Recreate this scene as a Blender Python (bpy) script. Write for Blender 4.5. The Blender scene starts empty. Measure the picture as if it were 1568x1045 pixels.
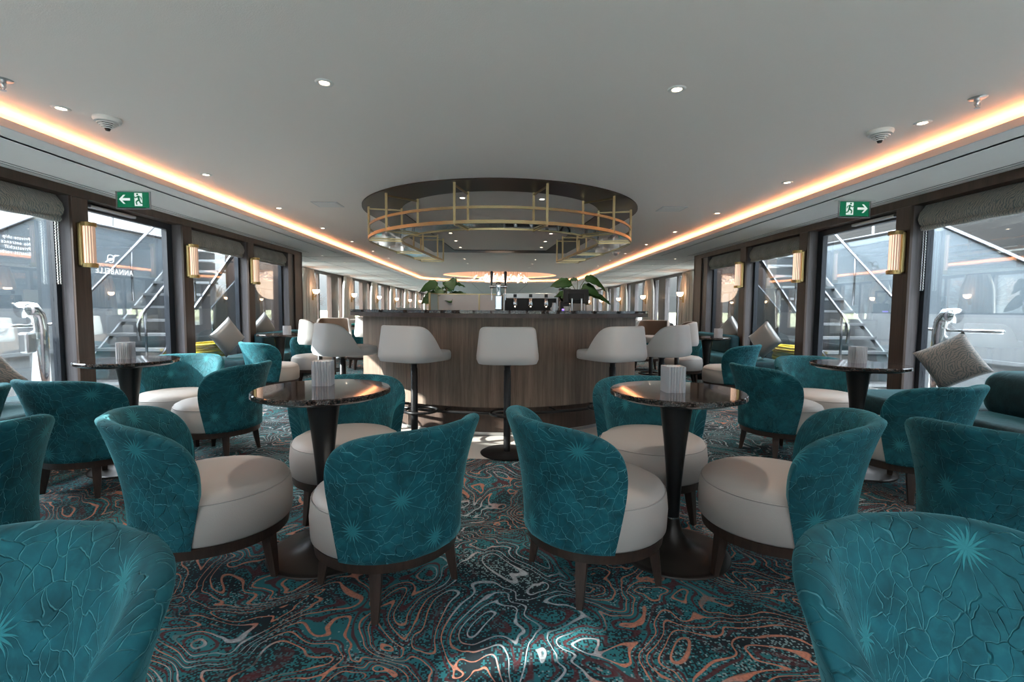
import bpy, math, random
from mathutils import Vector, Matrix
random.seed(7)
PI = math.pi
rad = math.radians
scn = bpy.context.scene
C = scn.collection

# ------------------------------------------------------------------ helpers
class MB:
    """collects shapes that become ONE mesh object"""
    def __init__(s):
        s.v = []; s.f = []; s.uv = {}; s.mi = []; s.m = 0
    def add(s, vs, fs, uvs=None):
        o = len(s.v); s.v += [tuple(p) for p in vs]
        for i, f in enumerate(fs):
            s.f.append(tuple(a + o for a in f)); s.mi.append(s.m)
            if uvs: s.uv[len(s.f) - 1] = uvs[i]
        return s
    def box(s, x0, x1, y0, y1, z0, z1, M=None):
        vs = [Vector((x, y, z)) for x in (x0, x1) for y in (y0, y1) for z in (z0, z1)]
        if M is not None: vs = [M @ p for p in vs]
        return s.add(vs, [(0, 1, 3, 2), (4, 6, 7, 5), (0, 4, 5, 1), (2, 3, 7, 6), (0, 2, 6, 4), (1, 5, 7, 3)])
    def prism(s, pts, axis, a, b):
        """polygon pts (2D) extruded along axis from a to b"""
        def P(p, t):
            return (t, p[0], p[1]) if axis == 'x' else (p[0], t, p[1]) if axis == 'y' else (p[0], p[1], t)
        n = len(pts)
        vs = [P(p, a) for p in pts] + [P(p, b) for p in pts]
        fs = [tuple(range(n))[::-1], tuple(range(n, 2 * n))] + [(i, (i + 1) % n, n + (i + 1) % n, n + i) for i in range(n)]
        return s.add(vs, fs)
    def lathe(s, prof, n=40, c=(0, 0, 0), a0=0, a1=2 * PI):
        full = abs(a1 - a0 - 2 * PI) < 1e-6; cols = n if full else n + 1
        vs = []; fs = []
        for i in range(cols):
            a = a0 + (a1 - a0) * i / n
            for r, z in prof: vs.append((c[0] + r * math.cos(a), c[1] + r * math.sin(a), c[2] + z))
        k = len(prof)
        for i in range(n):
            j = (i + 1) % cols
            for t in range(k - 1): fs.append((i * k + t, j * k + t, j * k + t + 1, i * k + t + 1))
        return s.add(vs, fs)
    def tube(s, pts, r, n=10, closed=False, cap=True):
        pts = [Vector(p) for p in pts]; N = len(pts); vs = []; fs = []; up = None
        for i in range(N):
            if closed: d = pts[(i + 1) % N] - pts[i - 1]
            else: d = pts[min(i + 1, N - 1)] - pts[max(i - 1, 0)]
            if d.length < 1e-9: d = Vector((0, 0, 1))
            d.normalize()
            if up is None:
                up = Vector((0, 0, 1)) if abs(d.z) < .9 else Vector((1, 0, 0))
            a = (up - d * up.dot(d)).normalized(); up = a; b = d.cross(a)
            rr = r[i] if isinstance(r, (list, tuple)) else r
            for k in range(n):
                t = 2 * PI * k / n; vs.append(pts[i] + a * rr * math.cos(t) + b * rr * math.sin(t))
        for i in range(N if closed else N - 1):
            j = (i + 1) % N
            for k in range(n): fs.append((i * n + k, i * n + (k + 1) % n, j * n + (k + 1) % n, j * n + k))
        if cap and not closed: fs += [tuple(range(n))[::-1], tuple(range((N - 1) * n, N * n))]
        return s.add(vs, fs)
    def sweep(s, path, sec, closed=False):
        """sec: list of (offset to the left, z); path: list of (x,y)"""
        N = len(path); k = len(sec); vs = []; fs = []; us = []; L = 0; Ls = []
        for i in range(N):
            if i: L += math.dist(path[i], path[i - 1])
            Ls.append(L)
            a = path[(i - 1) % N] if (closed or i > 0) else path[i]
            b = path[(i + 1) % N] if (closed or i < N - 1) else path[i]
            d = Vector((b[0] - a[0], b[1] - a[1])).normalized(); nx, ny = -d.y, d.x
            for o, z in sec: vs.append((path[i][0] + nx * o, path[i][1] + ny * o, z))
        for i in range(N if closed else N - 1):
            j = (i + 1) % N
            for t in range(k):
                u = (t + 1) % k; fs.append((i * k + t, j * k + t, j * k + u, i * k + u))
                us.append([(Ls[i], sec[t][1]), (Ls[j] if j else L, sec[t][1]), (Ls[j] if j else L, sec[u][1]), (Ls[i], sec[u][1])])
        if not closed:
            fs += [tuple(range(k))[::-1], tuple(range((N - 1) * k, N * k))]
            us += [[(0, 0)] * k] * 2
        return s.add(vs, fs, us)
    def sphere(s, c, r, n=12, sc=(1, 1, 1)):
        pr = [(r * math.sin(PI * i / n), -r * math.cos(PI * i / n)) for i in range(n + 1)]
        m = MB().lathe(pr, n * 2)
        return s.add([(c[0] + p[0] * sc[0], c[1] + p[1] * sc[1], c[2] + p[2] * sc[2]) for p in m.v], m.f)
    def xf(s, M, start=0):
        s.v = s.v[:start] + [tuple(M @ Vector(p)) for p in s.v[start:]]; return s
    def build(s, name, mats, parent=None, smooth=None, bevel=0, seg=2, sub=0, loc=None, rz=None):
        me = bpy.data.meshes.new(name); me.from_pydata(s.v, [], s.f)
        if s.uv:
            ul = me.uv_layers.new(name='uv')
            for p in me.polygons:
                q = s.uv.get(p.index)
                if q:
                    for li, c in zip(p.loop_indices, q): ul.data[li].uv = c
        ms = mats if isinstance(mats, (list, tuple)) else [mats]
        for m in ms: me.materials.append(m)
        if len(ms) > 1:
            for p in me.polygons: p.material_index = s.mi[p.index]
        import bmesh
        bm = bmesh.new(); bm.from_mesh(me); bmesh.ops.remove_doubles(bm, verts=bm.verts, dist=1e-5)
        bmesh.ops.recalc_face_normals(bm, faces=bm.faces); bm.to_mesh(me); bm.free()
        o = bpy.data.objects.new(name, me); C.objects.link(o)
        if parent: o.parent = parent
        if smooth is not None:
            for p in me.polygons: p.use_smooth = True
            if smooth < 180: me.set_sharp_from_angle(angle=rad(smooth))
        if bevel:
            b = o.modifiers.new('bevel', 'BEVEL'); b.width = bevel; b.segments = seg; b.limit_method = 'ANGLE'; b.angle_limit = rad(40)
        if sub:
            b = o.modifiers.new('sub', 'SUBSURF'); b.levels = sub; b.render_levels = sub
        if loc: o.location = loc
        if rz is not None: o.rotation_euler.z = rz
        return o

def tag(o, label, cat, group=None, kind=None):
    o['label'] = label; o['category'] = cat
    if group: o['group'] = group
    if kind: o['kind'] = kind
    return o
def thing(name, label, cat, loc=(0, 0, 0), rz=0, group=None):
    o = bpy.data.objects.new(name, None); C.objects.link(o); o.empty_display_size = .1
    o.location = loc; o.rotation_euler.z = rz
    return tag(o, label, cat, group)
def struct(o):
    o['kind'] = 'structure'; return o
def kids(o): return [c for c in bpy.data.objects if c.parent == o]
def copy_tree(o, parent=None):
    c = o.copy(); C.objects.link(c)
    if parent is not None: c.parent = parent; c.matrix_parent_inverse = o.matrix_parent_inverse
    for ch in kids(o): copy_tree(ch, c)
    return c
def place(src, used, loc, rz, label, group=None):
    """first call moves the source itself, later calls copy it with its parts"""
    o = src if not used else copy_tree(src)
    used.append(1)
    o.location = loc; o.rotation_euler.z = rz; o['label'] = label
    if group: o['group'] = group
    return o
ORD = ['first', 'second', 'third', 'fourth', 'fifth', 'sixth', 'seventh', 'eighth', 'ninth', 'tenth', 'eleventh', 'twelfth']

# ------------------------------------------------------------------ materials
def newmat(name):
    m = bpy.data.materials.new(name); m.use_nodes = True
    return m, m.node_tree.nodes, m.node_tree.links, m.node_tree.nodes['Principled BSDF']
def pm(name, col, rough=.5, metal=0, **k):
    m, N, L, b = newmat(name)
    b.inputs['Base Color'].default_value = (*col, 1); b.inputs['Roughness'].default_value = rough; b.inputs['Metallic'].default_value = metal
    for a, v in k.items(): b.inputs[a.replace('_', ' ')].default_value = v
    return m
def nd(N, t, **k):
    n = N.new(t)
    for a, v in k.items(): setattr(n, a, v)
    return n
def mth(N, L, op, a, b=None, clamp=False):
    n = N.new('ShaderNodeMath'); n.operation = op; n.use_clamp = clamp
    for i, x in enumerate((a, b)):
        if x is None: continue
        if isinstance(x, (int, float)): n.inputs[i].default_value = x
        else: L.new(x, n.inputs[i])
    return n.outputs[0]
def mixc(N, L, fac, a, b):
    n = N.new('ShaderNodeMix'); n.data_type = 'RGBA'
    for i, x in ((0, fac), (6, a), (7, b)):
        if isinstance(x, tuple): n.inputs[i].default_value = (*x, 1)
        elif isinstance(x, (int, float)): n.inputs[i].default_value = x
        else: L.new(x, n.inputs[i])
    return n.outputs[2]
def coords(N, L, kind='Object', scale=(1, 1, 1)):
    t = N.new('ShaderNodeTexCoord'); mp = N.new('ShaderNodeMapping'); mp.inputs['Scale'].default_value = scale
    L.new(t.outputs[kind], mp.inputs[0]); return mp.outputs[0]
def noise(N, L, vec, scale, detail=2, rough=.5, dist=0, dim='3D'):
    n = N.new('ShaderNodeTexNoise'); n.noise_dimensions = dim
    n.inputs['Scale'].default_value = scale; n.inputs['Detail'].default_value = detail; n.inputs['Roughness'].default_value = rough; n.inputs['Distortion'].default_value = dist
    L.new(vec, n.inputs['Vector']); return n.outputs['Fac'], n.outputs['Color']
def ramp(N, L, fac, stops, interp='LINEAR'):
    r = N.new('ShaderNodeValToRGB'); r.color_ramp.interpolation = interp
    e = r.color_ramp.elements
    while len(e) < len(stops): e.new(.5)
    for i, (p, c) in enumerate(stops):
        e[i].position = p; e[i].color = (*c, 1) if isinstance(c, tuple) else (c, c, c, 1)
    L.new(fac, r.inputs[0]); return r.outputs[0]
def bump(N, L, h, b, strength=.3, dist=.01):
    n = N.new('ShaderNodeBump'); n.inputs['Strength'].default_value = strength; n.inputs['Distance'].default_value = dist
    L.new(h, n.inputs['Height']); L.new(n.outputs[0], b.inputs['Normal'])

def wood(name, c1, c2, scale=(30, 30, 1.2), rough=.5, strip=0, fine=3.5):
    m, N, L, b = newmat(name)
    v = coords(N, L, 'Object', scale)
    f, _ = noise(N, L, v, 1.0, 5, .65, .3)
    col = ramp(N, L, f, [(.3, c1), (.7, c2)])
    if strip:
        v2 = coords(N, L, 'Object', (strip, strip, .001)); f2, _ = noise(N, L, v2, 1, 0)
        col = mixc(N, L, mth(N, L, 'MULTIPLY', f2, .55), col, tuple(x * .45 for x in c1))
    v3 = coords(N, L, 'Object', tuple(s * fine for s in scale)); f3, _ = noise(N, L, v3, 1, 3, .7)
    col = mixc(N, L, ramp(N, L, f3, [(.52, 0.0), (.75, .6)]), col, tuple(x * .5 for x in c1))
    L.new(col, b.inputs['Base Color']); b.inputs['Roughness'].default_value = rough
    bump(N, L, f3, b, .15, .003)
    return m

def velvet(name, base, line, plain=False):
    m, N, L, b = newmat(name)
    t = N.new('ShaderNodeTexCoord'); uv = t.outputs['UV']
    mot, _ = noise(N, L, t.outputs['Object'], 9, 3, .6, 1.0)
    mot2, _ = noise(N, L, t.outputs['Object'], 26, 3, .6, .5)
    dark = tuple(x * .5 for x in base)
    col = mixc(N, L, ramp(N, L, mot, [(.32, 0.0), (.66, 1.0)]), dark, base)
    col = mixc(N, L, ramp(N, L, mot2, [(.5, 0.0), (.8, .35)]), col, line)
    if not plain:
        nf, nc = noise(N, L, uv, 9, 2.5, .55, 0, '2D')
        w = N.new('ShaderNodeVectorMath'); w.operation = 'MULTIPLY_ADD'; w.inputs[1].default_value = (.075, .075, 0)
        L.new(nc, w.inputs[0]); L.new(uv, w.inputs[2]); wv = w.outputs[0]
        # leaf net
        vo = nd(N, 'ShaderNodeTexVoronoi', feature='DISTANCE_TO_EDGE', voronoi_dimensions='2D'); vo.inputs['Scale'].default_value = 25
        L.new(wv, vo.inputs['Vector'])
        e1 = ramp(N, L, vo.outputs['Distance'], [(.0, 1.0), (.05, .0)])
        # flowers
        vf = nd(N, 'ShaderNodeTexVoronoi', feature='F1', voronoi_dimensions='2D'); vf.inputs['Scale'].default_value = 3.1; vf.inputs['Randomness'].default_value = .75
        L.new(uv, vf.inputs['Vector'])
        sub = N.new('ShaderNodeVectorMath'); sub.operation = 'SUBTRACT'; L.new(uv, sub.inputs[0]); L.new(vf.outputs['Position'], sub.inputs[1])
        sp = N.new('ShaderNodeSeparateXYZ'); L.new(sub.outputs[0], sp.inputs[0])
        ang = mth(N, L, 'ARCTAN2', sp.outputs[1], sp.outputs[0])
        ln = N.new('ShaderNodeVectorMath'); ln.operation = 'LENGTH'; L.new(sub.outputs[0], ln.inputs[0]); d = ln.outputs['Value']
        an = mth(N, L, 'ADD', mth(N, L, 'MULTIPLY', ang, 6.0), mth(N, L, 'MULTIPLY', nf, 5))
        sn = mth(N, L, 'ABSOLUTE', mth(N, L, 'SINE', an))
        pet = ramp(N, L, sn, [(.0, 1.0), (.13, .0)])
        inner = ramp(N, L, mth(N, L, 'ADD', d, mth(N, L, 'MULTIPLY', sn, .035)), [(.115, 1.0), (.125, .0)])
        lines = mth(N, L, 'ADD', mth(N, L, 'MULTIPLY', pet, inner), mth(N, L, 'MULTIPLY', e1, mth(N, L, 'SUBTRACT', 1.0, inner)), True)
        sn2 = mth(N, L, 'ABSOLUTE', mth(N, L, 'SINE', mth(N, L, 'ADD', mth(N, L, 'MULTIPLY', ang, 8.0), mth(N, L, 'MULTIPLY', nf, 4))))
        star = ramp(N, L, mth(N, L, 'ADD', d, mth(N, L, 'MULTIPLY', sn2, .030)), [(.044, 1.0), (.050, .0)])
        col = mixc(N, L, mth(N, L, 'MULTIPLY', lines, ramp(N, L, mot, [(.45, -.0), (.66, .55)])), col, line)
        col = mixc(N, L, mth(N, L, 'MULTIPLY', star, .8), col, line)
        hgt = mth(N, L, 'SUBTRACT', mth(N, L, 'MULTIPLY', star, .3), lines)
        bump(N, L, hgt, b, .8, .008)
    else:
        bump(N, L, mot2, b, .3, .01)
    L.new(col, b.inputs['Base Color']); b.inputs['Roughness'].default_value = .75
    b.inputs['Sheen Weight'].default_value = .45; b.inputs['Sheen Roughness'].default_value = .35
    b.inputs['Sheen Tint'].default_value = (.25, .75, .85, 1); b.inputs['Specular IOR Level'].default_value = .25
    return m

def carpet():
    m, N, L, b = newmat('swirl_carpet')
    v = coords(N, L, 'Object', (1, 1, 1))
    _, wc = noise(N, L, v, 1.1, 2, .5)
    w = N.new('ShaderNodeVectorMath'); w.operation = 'MULTIPLY_ADD'; w.inputs[1].default_value = (.9, .9, 0); L.new(wc, w.inputs[0]); L.new(v, w.inputs[2])
    h, _ = noise(N, L, w.outputs[0], 2.0, 2.6, .5, .25)
    reg, _ = noise(N, L, v, .75, 2, .5, .4)
    reg2, _ = noise(N, L, w.outputs[0], 2.3, 2, .5)
    fine = N.new('ShaderNodeTexWhiteNoise'); sn = N.new('ShaderNodeVectorMath'); sn.operation = 'SNAP'; sn.inputs[1].default_value = (.0065, .0065, 1); L.new(v, sn.inputs[0]); L.new(sn.outputs[0], fine.inputs['Vector'])
    sp = fine.outputs['Value']
    # base mottling: speckle whose threshold follows a broad noise
    thr, _ = noise(N, L, w.outputs[0], 3.2, 3, .6)
    sel = mth(N, L, 'GREATER_THAN', mth(N, L, 'ADD', sp, mth(N, L, 'MULTIPLY', mth(N, L, 'SUBTRACT', thr, .5), 3.2)), .45)
    base = mixc(N, L, sel, (.003, .012, .018), (.012, .135, .155))
    sel3 = mth(N, L, 'GREATER_THAN', mth(N, L, 'ADD', mth(N, L, 'MULTIPLY', sp, .6), reg2), 1.10)
    base = mixc(N, L, sel3, base, (.19, .29, .30))
    # contour lines
    fr = mth(N, L, 'FRACT', mth(N, L, 'MULTIPLY', h, 24.0))
    ln = ramp(N, L, fr, [(.0, 0.0), (.04, 1.0), (.15, 1.0), (.19, 0.0)])
    fr2 = mth(N, L, 'FRACT', mth(N, L, 'ADD', mth(N, L, 'MULTIPLY', h, 24.0), .45))
    ln2 = ramp(N, L, fr2, [(.0, 0.0), (.05, 1.0), (.2, 1.0), (.26, 0.0)])
    lc = ramp(N, L, reg, [(.0, (.56, .22, .14)), (.51, (.56, .22, .14)), (.54, (.46, .49, .52)), (1, (.46, .49, .52))], 'LINEAR')
    lc = mixc(N, L, mth(N, L, 'MULTIPLY', sp, .45), lc, (.10, .06, .06))
    on = ramp(N, L, reg2, [(.36, 0.15), (.44, 1.0)])
    col = mixc(N, L, mth(N, L, 'MULTIPLY', ln2, mth(N, L, 'MULTIPLY', .9, ramp(N, L, thr, [(.4, 0.0), (.5, 1.0)]))), base, (.075, .010, .014))
    col = mixc(N, L, mth(N, L, 'MULTIPLY', ln, on), col, lc)
    L.new(col, b.inputs['Base Color']); b.inputs['Roughness'].default_value = .95
    bump(N, L, mth(N, L, 'ADD', mth(N, L, 'MULTIPLY', sp, .4), ln), b, .5, .004)
    return m

def glass(name, tint=(.86, .95, .95), refl=1.0, ior=1.5):
    m = bpy.data.materials.new(name); m.use_nodes = True; N = m.node_tree.nodes; L = m.node_tree.links; N.clear()
    o = N.new('ShaderNodeOutputMaterial'); t = N.new('ShaderNodeBsdfTransparent'); g = N.new('ShaderNodeBsdfGlossy'); f = N.new('ShaderNodeFresnel'); x = N.new('ShaderNodeMixShader')
    t.inputs[0].default_value = (*tint, 1); g.inputs['Roughness'].default_value = .01; f.inputs[0].default_value = ior
    L.new(mth(N, L, 'MULTIPLY', f.outputs[0], refl, True), x.inputs[0]); L.new(t.outputs[0], x.inputs[1]); L.new(g.outputs[0], x.inputs[2]); L.new(x.outputs[0], o.inputs[0])
    return m
def emit(name, col, s):
    m, N, L, b = newmat(name)
    b.inputs['Base Color'].default_value = (*col, 1); b.inputs['Emission Color'].default_value = (*col, 1); b.inputs['Emission Strength'].default_value = s
    return m
def plaster(name, col, sc=180, st=.25):
    m, N, L, b = newmat(name)
    b.inputs['Base Color'].default_value = (*col, 1); b.inputs['Roughness'].default_value = .8
    f, _ = noise(N, L, coords(N, L), sc, 2, .6); bump(N, L, f, b, st, .004); return m
def leafpattern(name, base, line, k=1):
    m, N, L, b = newmat(name)
    v = coords(N, L, 'Object', (k, k, k))
    vo = nd(N, 'ShaderNodeTexVoronoi', feature='F1'); vo.inputs['Scale'].default_value = 9; L.new(v, vo.inputs['Vector'])
    f, c = noise(N, L, v, 6, 1)
    wv = nd(N, 'ShaderNodeTexWave', wave_type='RINGS'); wv.inputs['Scale'].default_value = 9; wv.inputs['Distortion'].default_value = 9; wv.inputs['Detail'].default_value = 1.5; wv.inputs['Detail Scale'].default_value = 1.2
    s = N.new('ShaderNodeVectorMath'); s.operation = 'MULTIPLY_ADD'; s.inputs[1].default_value = (.6, .6, .6); L.new(vo.outputs['Color'], s.inputs[0]); L.new(v, s.inputs[2]); L.new(s.outputs[0], wv.inputs['Vector'])
    col = mixc(N, L, ramp(N, L, wv.outputs['Fac'], [(.25, 0.0), (.5, 1.0)]), line, base)
    L.new(col, b.inputs['Base Color']); b.inputs['Roughness'].default_value = .8; b.inputs['Sheen Weight'].default_value = .3
    return m
def granite():
    m, N, L, b = newmat('dark_granite')
    v = coords(N, L)
    vo = nd(N, 'ShaderNodeTexVoronoi', feature='F1'); vo.inputs['Scale'].default_value = 240; L.new(v, vo.inputs['Vector'])
    f, _ = noise(N, L, v, 40, 4, .7)
    sp = N.new('ShaderNodeSeparateColor'); L.new(vo.outputs['Color'], sp.inputs[0])
    col = ramp(N, L, sp.outputs[0], [(0, (.010, .008, .008)), (.55, (.035, .025, .021)), (.85, (.10, .065, .05)), (1, (.20, .16, .14))])
    col = mixc(N, L, mth(N, L, 'MULTIPLY', f, .7), col, (.018, .014, .014))
    L.new(col, b.inputs['Base Color']); b.inputs['Roughness'].default_value = .06; b.inputs['Coat Weight'].default_value = .5; b.inputs['Coat Roughness'].default_value = .03
    return m
def leather(name, col):
    m, N, L, b = newmat(name)
    b.inputs['Base Color'].default_value = (*col, 1); b.inputs['Roughness'].default_value = .48
    vo = nd(N, 'ShaderNodeTexVoronoi', feature='F1'); vo.inputs['Scale'].default_value = 260; L.new(coords(N, L), vo.inputs['Vector'])
    bump(N, L, vo.outputs['Distance'], b, .12, .002); return m
def cloth(name, col, sc=60):
    m, N, L, b = newmat(name)
    f, _ = noise(N, L, coords(N, L, 'Object', (1, 1, .05)), sc, 2)
    L.new(mixc(N, L, f, tuple(x * .7 for x in col), col), b.inputs['Base Color']); b.inputs['Roughness'].default_value = .9; b.inputs['Sheen Weight'].default_value = .3
    b.inputs['Subsurface Weight'].default_value = 0
    return m
def ribbed(name, col, emission, per=160, axis=2, alpha=1):
    return None

M = {}
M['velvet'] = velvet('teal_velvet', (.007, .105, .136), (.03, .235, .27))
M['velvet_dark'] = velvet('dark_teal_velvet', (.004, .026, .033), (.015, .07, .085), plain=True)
M['leather'] = leather('pale_leather', (.40, .37, .345))
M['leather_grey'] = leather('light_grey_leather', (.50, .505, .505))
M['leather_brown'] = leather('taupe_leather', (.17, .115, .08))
M['piping'] = pm('seam_thread', (.36, .34, .32), .7)
M['legwood'] = wood('stained_leg_wood', (.022, .013, .010), (.050, .030, .022), (40, 40, 3), .4)
M['walnut'] = wood('dark_walnut', (.050, .030, .022), (.105, .066, .049), (22, 22, 1.0), .42, strip=7)
M['walnut_h'] = wood('dark_walnut_header', (.050, .030, .022), (.110, .066, .046), (22, 14, 1.0), .42, strip=9)
M['greywood'] = wood('grey_veneer', (.085, .075, .078), (.16, .145, .15), (25, 25, .9), .4)
M['baroak'] = wood('fumed_oak', (.16, .115, .085), (.38, .285, .22), (34, 34, 1.4), .55, strip=9, fine=3)
M['kick'] = wood('kick_plate_wood', (.065, .040, .030), (.13, .085, .065), (20, 20, 1.0), .45, strip=11)
M['granite'] = granite()
M['barstone'] = granite(); M['barstone'].name = 'blue_grey_granite'
M['black'] = pm('black_powder_coat', (.012, .012, .013), .33, .3)
M['blackmetal'] = pm('dark_bronze_metal', (.028, .023, .020), .38, .5)
M['darkframe'] = pm('anodised_frame', (.03, .034, .042), .4, .4)
M['rail'] = pm('weathered_rail_steel', (.10, .105, .115), .3, 1)
M['brass'] = pm('brushed_brass', (.42, .30, .13), .28, 1)
M['brass_dull'] = pm('dull_champagne_brass', (.40, .31, .17), .33, 1)
M['chrome'] = pm('polished_steel', (.72, .73, .74), .06, 1)
M['steel'] = pm('satin_steel', (.55, .56, .57), .3, 1)
M['ceiling'] = plaster('sprayed_ceiling', (.85, .785, .735))
M['soffit'] = plaster('soffit_paint', (.76, .75, .73), 90, .08)
M['white'] = pm('white_plastic', (.72, .72, .70), .4)
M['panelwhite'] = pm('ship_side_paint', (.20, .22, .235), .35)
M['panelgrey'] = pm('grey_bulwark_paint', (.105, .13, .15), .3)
M['lip'] = pm('cove_lip_paint', (.58, .56, .55), .5)
M['darkband'] = pm('bronze_lacquer_panel', (.050, .032, .024), .34, 0, Specular_IOR_Level=.12)
M['smoked'] = pm('smoked_mirror_glass', (.14, .16, .155), .04, 1)
M['carpet'] = carpet()
M['stone'] = plaster('pale_stone_floor', (.46, .43, .39), 40, .05)
M['glass'] = glass('window_glass', (.93, .965, .97), .42)
M['clear'] = glass('clear_glass', (.93, .96, .97), 1.5)
M['blind'] = leafpattern('leaf_fabric', (.27, .245, .215), (.115, .135, .135), 1.7)
M['cushion'] = leafpattern('cushion_fabric', (.22, .195, .175), (.10, .115, .115), 2.0)
M['satin'] = pm('grey_satin', (.30, .30, .29), .35, .3, Sheen_Weight=.5)
M['curtain'] = cloth('sheer_curtain', (.62, .58, .53))
M['green'] = emit('exit_green', (.0, .16, .07), .12)
M['signwhite'] = emit('exit_white', (.75, .8, .77), .2)
M['led'] = emit('warm_led_strip', (1.0, .42, .20), 10.5)
M['lamp'] = emit('downlight_glow', (1.0, .78, .58), 8)
M['yellow'] = pm('yellow_rope', (.62, .46, .02), .8)
M['teal_cloth'] = pm('teal_napkin', (.03, .33, .33), .8)
M['leaf'] = pm('leaf_green', (.018, .060, .010), .6, 0, Specular_IOR_Level=.25)
M['pot'] = pm('ceramic_pot', (.55, .53, .50), .5)
M['screen'] = pm('frosted_reeded_glass', (.62, .60, .60), .35, 0, Alpha=.78)
M['screenblue'] = pm('frosted_glass_side', (.42, .55, .56), .3, 0, Alpha=.8)
M['blackgloss'] = pm('black_gloss', (.012, .012, .014), .35)
m, N, L, b = newmat('white_vinyl'); b.inputs['Base Color'].default_value = (.85, .87, .9, 1)
tr_ = N.new('ShaderNodeBsdfTranslucent'); tr_.inputs[0].default_value = (.95, .96, 1, 1); mx = N.new('ShaderNodeMixShader'); mx.inputs[0].default_value = .25
L.new(b.outputs[0], mx.inputs[1]); L.new(tr_.outputs[0], mx.inputs[2]); L.new(mx.outputs[0], N['Material Output'].inputs[0]); M['text'] = m
M['deck'] = pm('deck_coating', (.38, .39, .38), .7)
M['bark'] = pm('bare_branches', (.07, .055, .05), .9)
M['grass'] = pm('river_bank', (.22, .21, .12), .95)
M['paper'] = pm('paper', (.7, .7, .68), .7)

def ribmat(name, col, emis, scale, alpha=1.0, trans=0):
    m, N, L, b = newmat(name)
    g = coords(N, L, 'Object'); sp = N.new('ShaderNodeSeparateXYZ'); L.new(g, sp.inputs[0])
    a = mth(N, L, 'ARCTAN2', sp.outputs[1], sp.outputs[0])
    s = mth(N, L, 'SINE', mth(N, L, 'MULTIPLY', a, scale))
    k = ramp(N, L, s, [(.0, .28), (.55, 1.0)])
    mc = N.new('ShaderNodeMix'); mc.data_type = 'RGBA'; mc.blend_type = 'MULTIPLY'; mc.inputs[0].default_value = 1; mc.inputs[6].default_value = (*col, 1); L.new(k, mc.inputs[7])
    L.new(mc.outputs[2], b.inputs['Emission Color']); L.new(mc.outputs[2], b.inputs['Base Color'])
    b.inputs['Emission Strength'].default_value = emis; b.inputs['Roughness'].default_value = .2
    bump(N, L, s, b, .5, .004)
    return m
M['sconceglass'] = ribmat('lit_ribbed_glass', (1.0, .66, .48), .42, 15)
M['bowl'] = emit('lit_opal_bowl', (1.0, .66, .42), 4.0)
m, N, L, b = newmat('cut_glass')
b.inputs['Base Color'].default_value = (.88, .88, .93, 1); b.inputs['Roughness'].default_value = .12; b.inputs['Transmission Weight'].default_value = .6; b.inputs['Base Color'].default_value = (.97, .96, 1, 1); b.inputs['IOR'].default_value = 1.4; b.inputs['Specular IOR Level'].default_value = 1.0
M['cutglass'] = m

# ------------------------------------------------------------------ camera (calibrated)
F = 742.1425; YAW, PITCH, ROLL = .0263, .0658, .0064; CAMX = -.0099; H = 1.15
def ray(x, y):
    a = (x - 784) / F; bb = (y - 522.5) / F
    c, s = math.cos(ROLL), math.sin(ROLL); u = a * c + bb * s; v = -a * s + bb * c
    y1 = math.cos(PITCH) - math.sin(PITCH) * v; Z = -v * math.cos(PITCH) - math.sin(PITCH)
    return Vector((u * math.cos(YAW) + y1 * math.sin(YAW), -u * math.sin(YAW) + y1 * math.cos(YAW), Z))
fw = ray(784, 522.5).normalized(); rt = (ray(884, 522.5) - ray(784, 522.5)).normalized(); up = rt.cross(fw)
cam = bpy.data.cameras.new('camera'); co = bpy.data.objects.new('camera', cam); C.objects.link(co)
cam.sensor_width = 36; cam.lens = F / 1568 * 36; cam.clip_start = .02; cam.clip_end = 900
co.matrix_world = Matrix(((rt.x, up.x, -fw.x, CAMX), (rt.y, up.y, -fw.y, 0), (rt.z, up.z, -fw.z, H), (0, 0, 0, 1)))
scn.camera = co

# ------------------------------------------------------------------ the setting
HC, HS = 2.37, 2.25           # raised ceiling, soffit
XW, XG = 3.95, 4.12           # post faces, glass plane
YF, YE, YB = -2.4, 9.84, 38.0
XC, XCB = 3.06, 3.24          # cove lip, cove back
XO = 5.35                     # outer wall of the aft saloon

f = MB().box(-XW - .3, XW + .3, YF, YE, -.1, 0); f.box(-XO, XO, YE, YB, -.1, 0)
struct(f.build('floor', M['carpet']))
ringf = MB().lathe([(1.3, .001), (1.3, .006), (2.13, .006), (2.15, .001)], 96, (0, 5.8, 0))
o = struct(ringf.build('floor_stone_ring', M['stone']))

# raised ceiling with an oval chandelier recess
cy, cr = 17.8, 2.05
m = MB(); m.box(-XCB, XCB, YF, 15.4, HC, HC + .04)
sq = []; ci = []; n = 64
for i in range(n):
    a = 2 * PI * i / n; c, s = math.cos(a), math.sin(a); k = 1 / max(abs(c) / XCB, abs(s) / 2.4)
    sq.append((c * k, cy + s * k, HC)); ci.append((c * cr, cy + s * cr * .93, HC))
m.add(sq + ci, [(i, (i + 1) % n, n + (i + 1) % n, n + i) for i in range(n)])
m.add([(-XCB, 20.1, HC), (XCB, 20.1, HC), (XCB, 21.2, HC), (-XCB, 21.2, HC)], [(0, 1, 2, 3)])
m.add([(sx * XCB, y, HC) for sx, y in ((-1, 15.39), (1, 15.39), (1, 15.41), (-1, 15.41))], [(0, 1, 2, 3)])
struct(m.build('ceiling', M['ceiling']))
m = MB()
top = HC + .30
m.lathe([(cr, 0), (cr, .03), (cr + .18, .03), (cr + .18, .28), (0, .28)], 64)
m.xf(Matrix.Translation((0, cy, HC)) @ Matrix.Diagonal((1, .93, 1, 1)))
struct(m.build('ceiling_recess', M['ceiling'], smooth=35))
m = MB().lathe([(cr + .04, .034), (cr + .08, .034), (cr + .08, .05), (cr + .04, .05), (cr + .04, .034)], 64)
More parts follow.
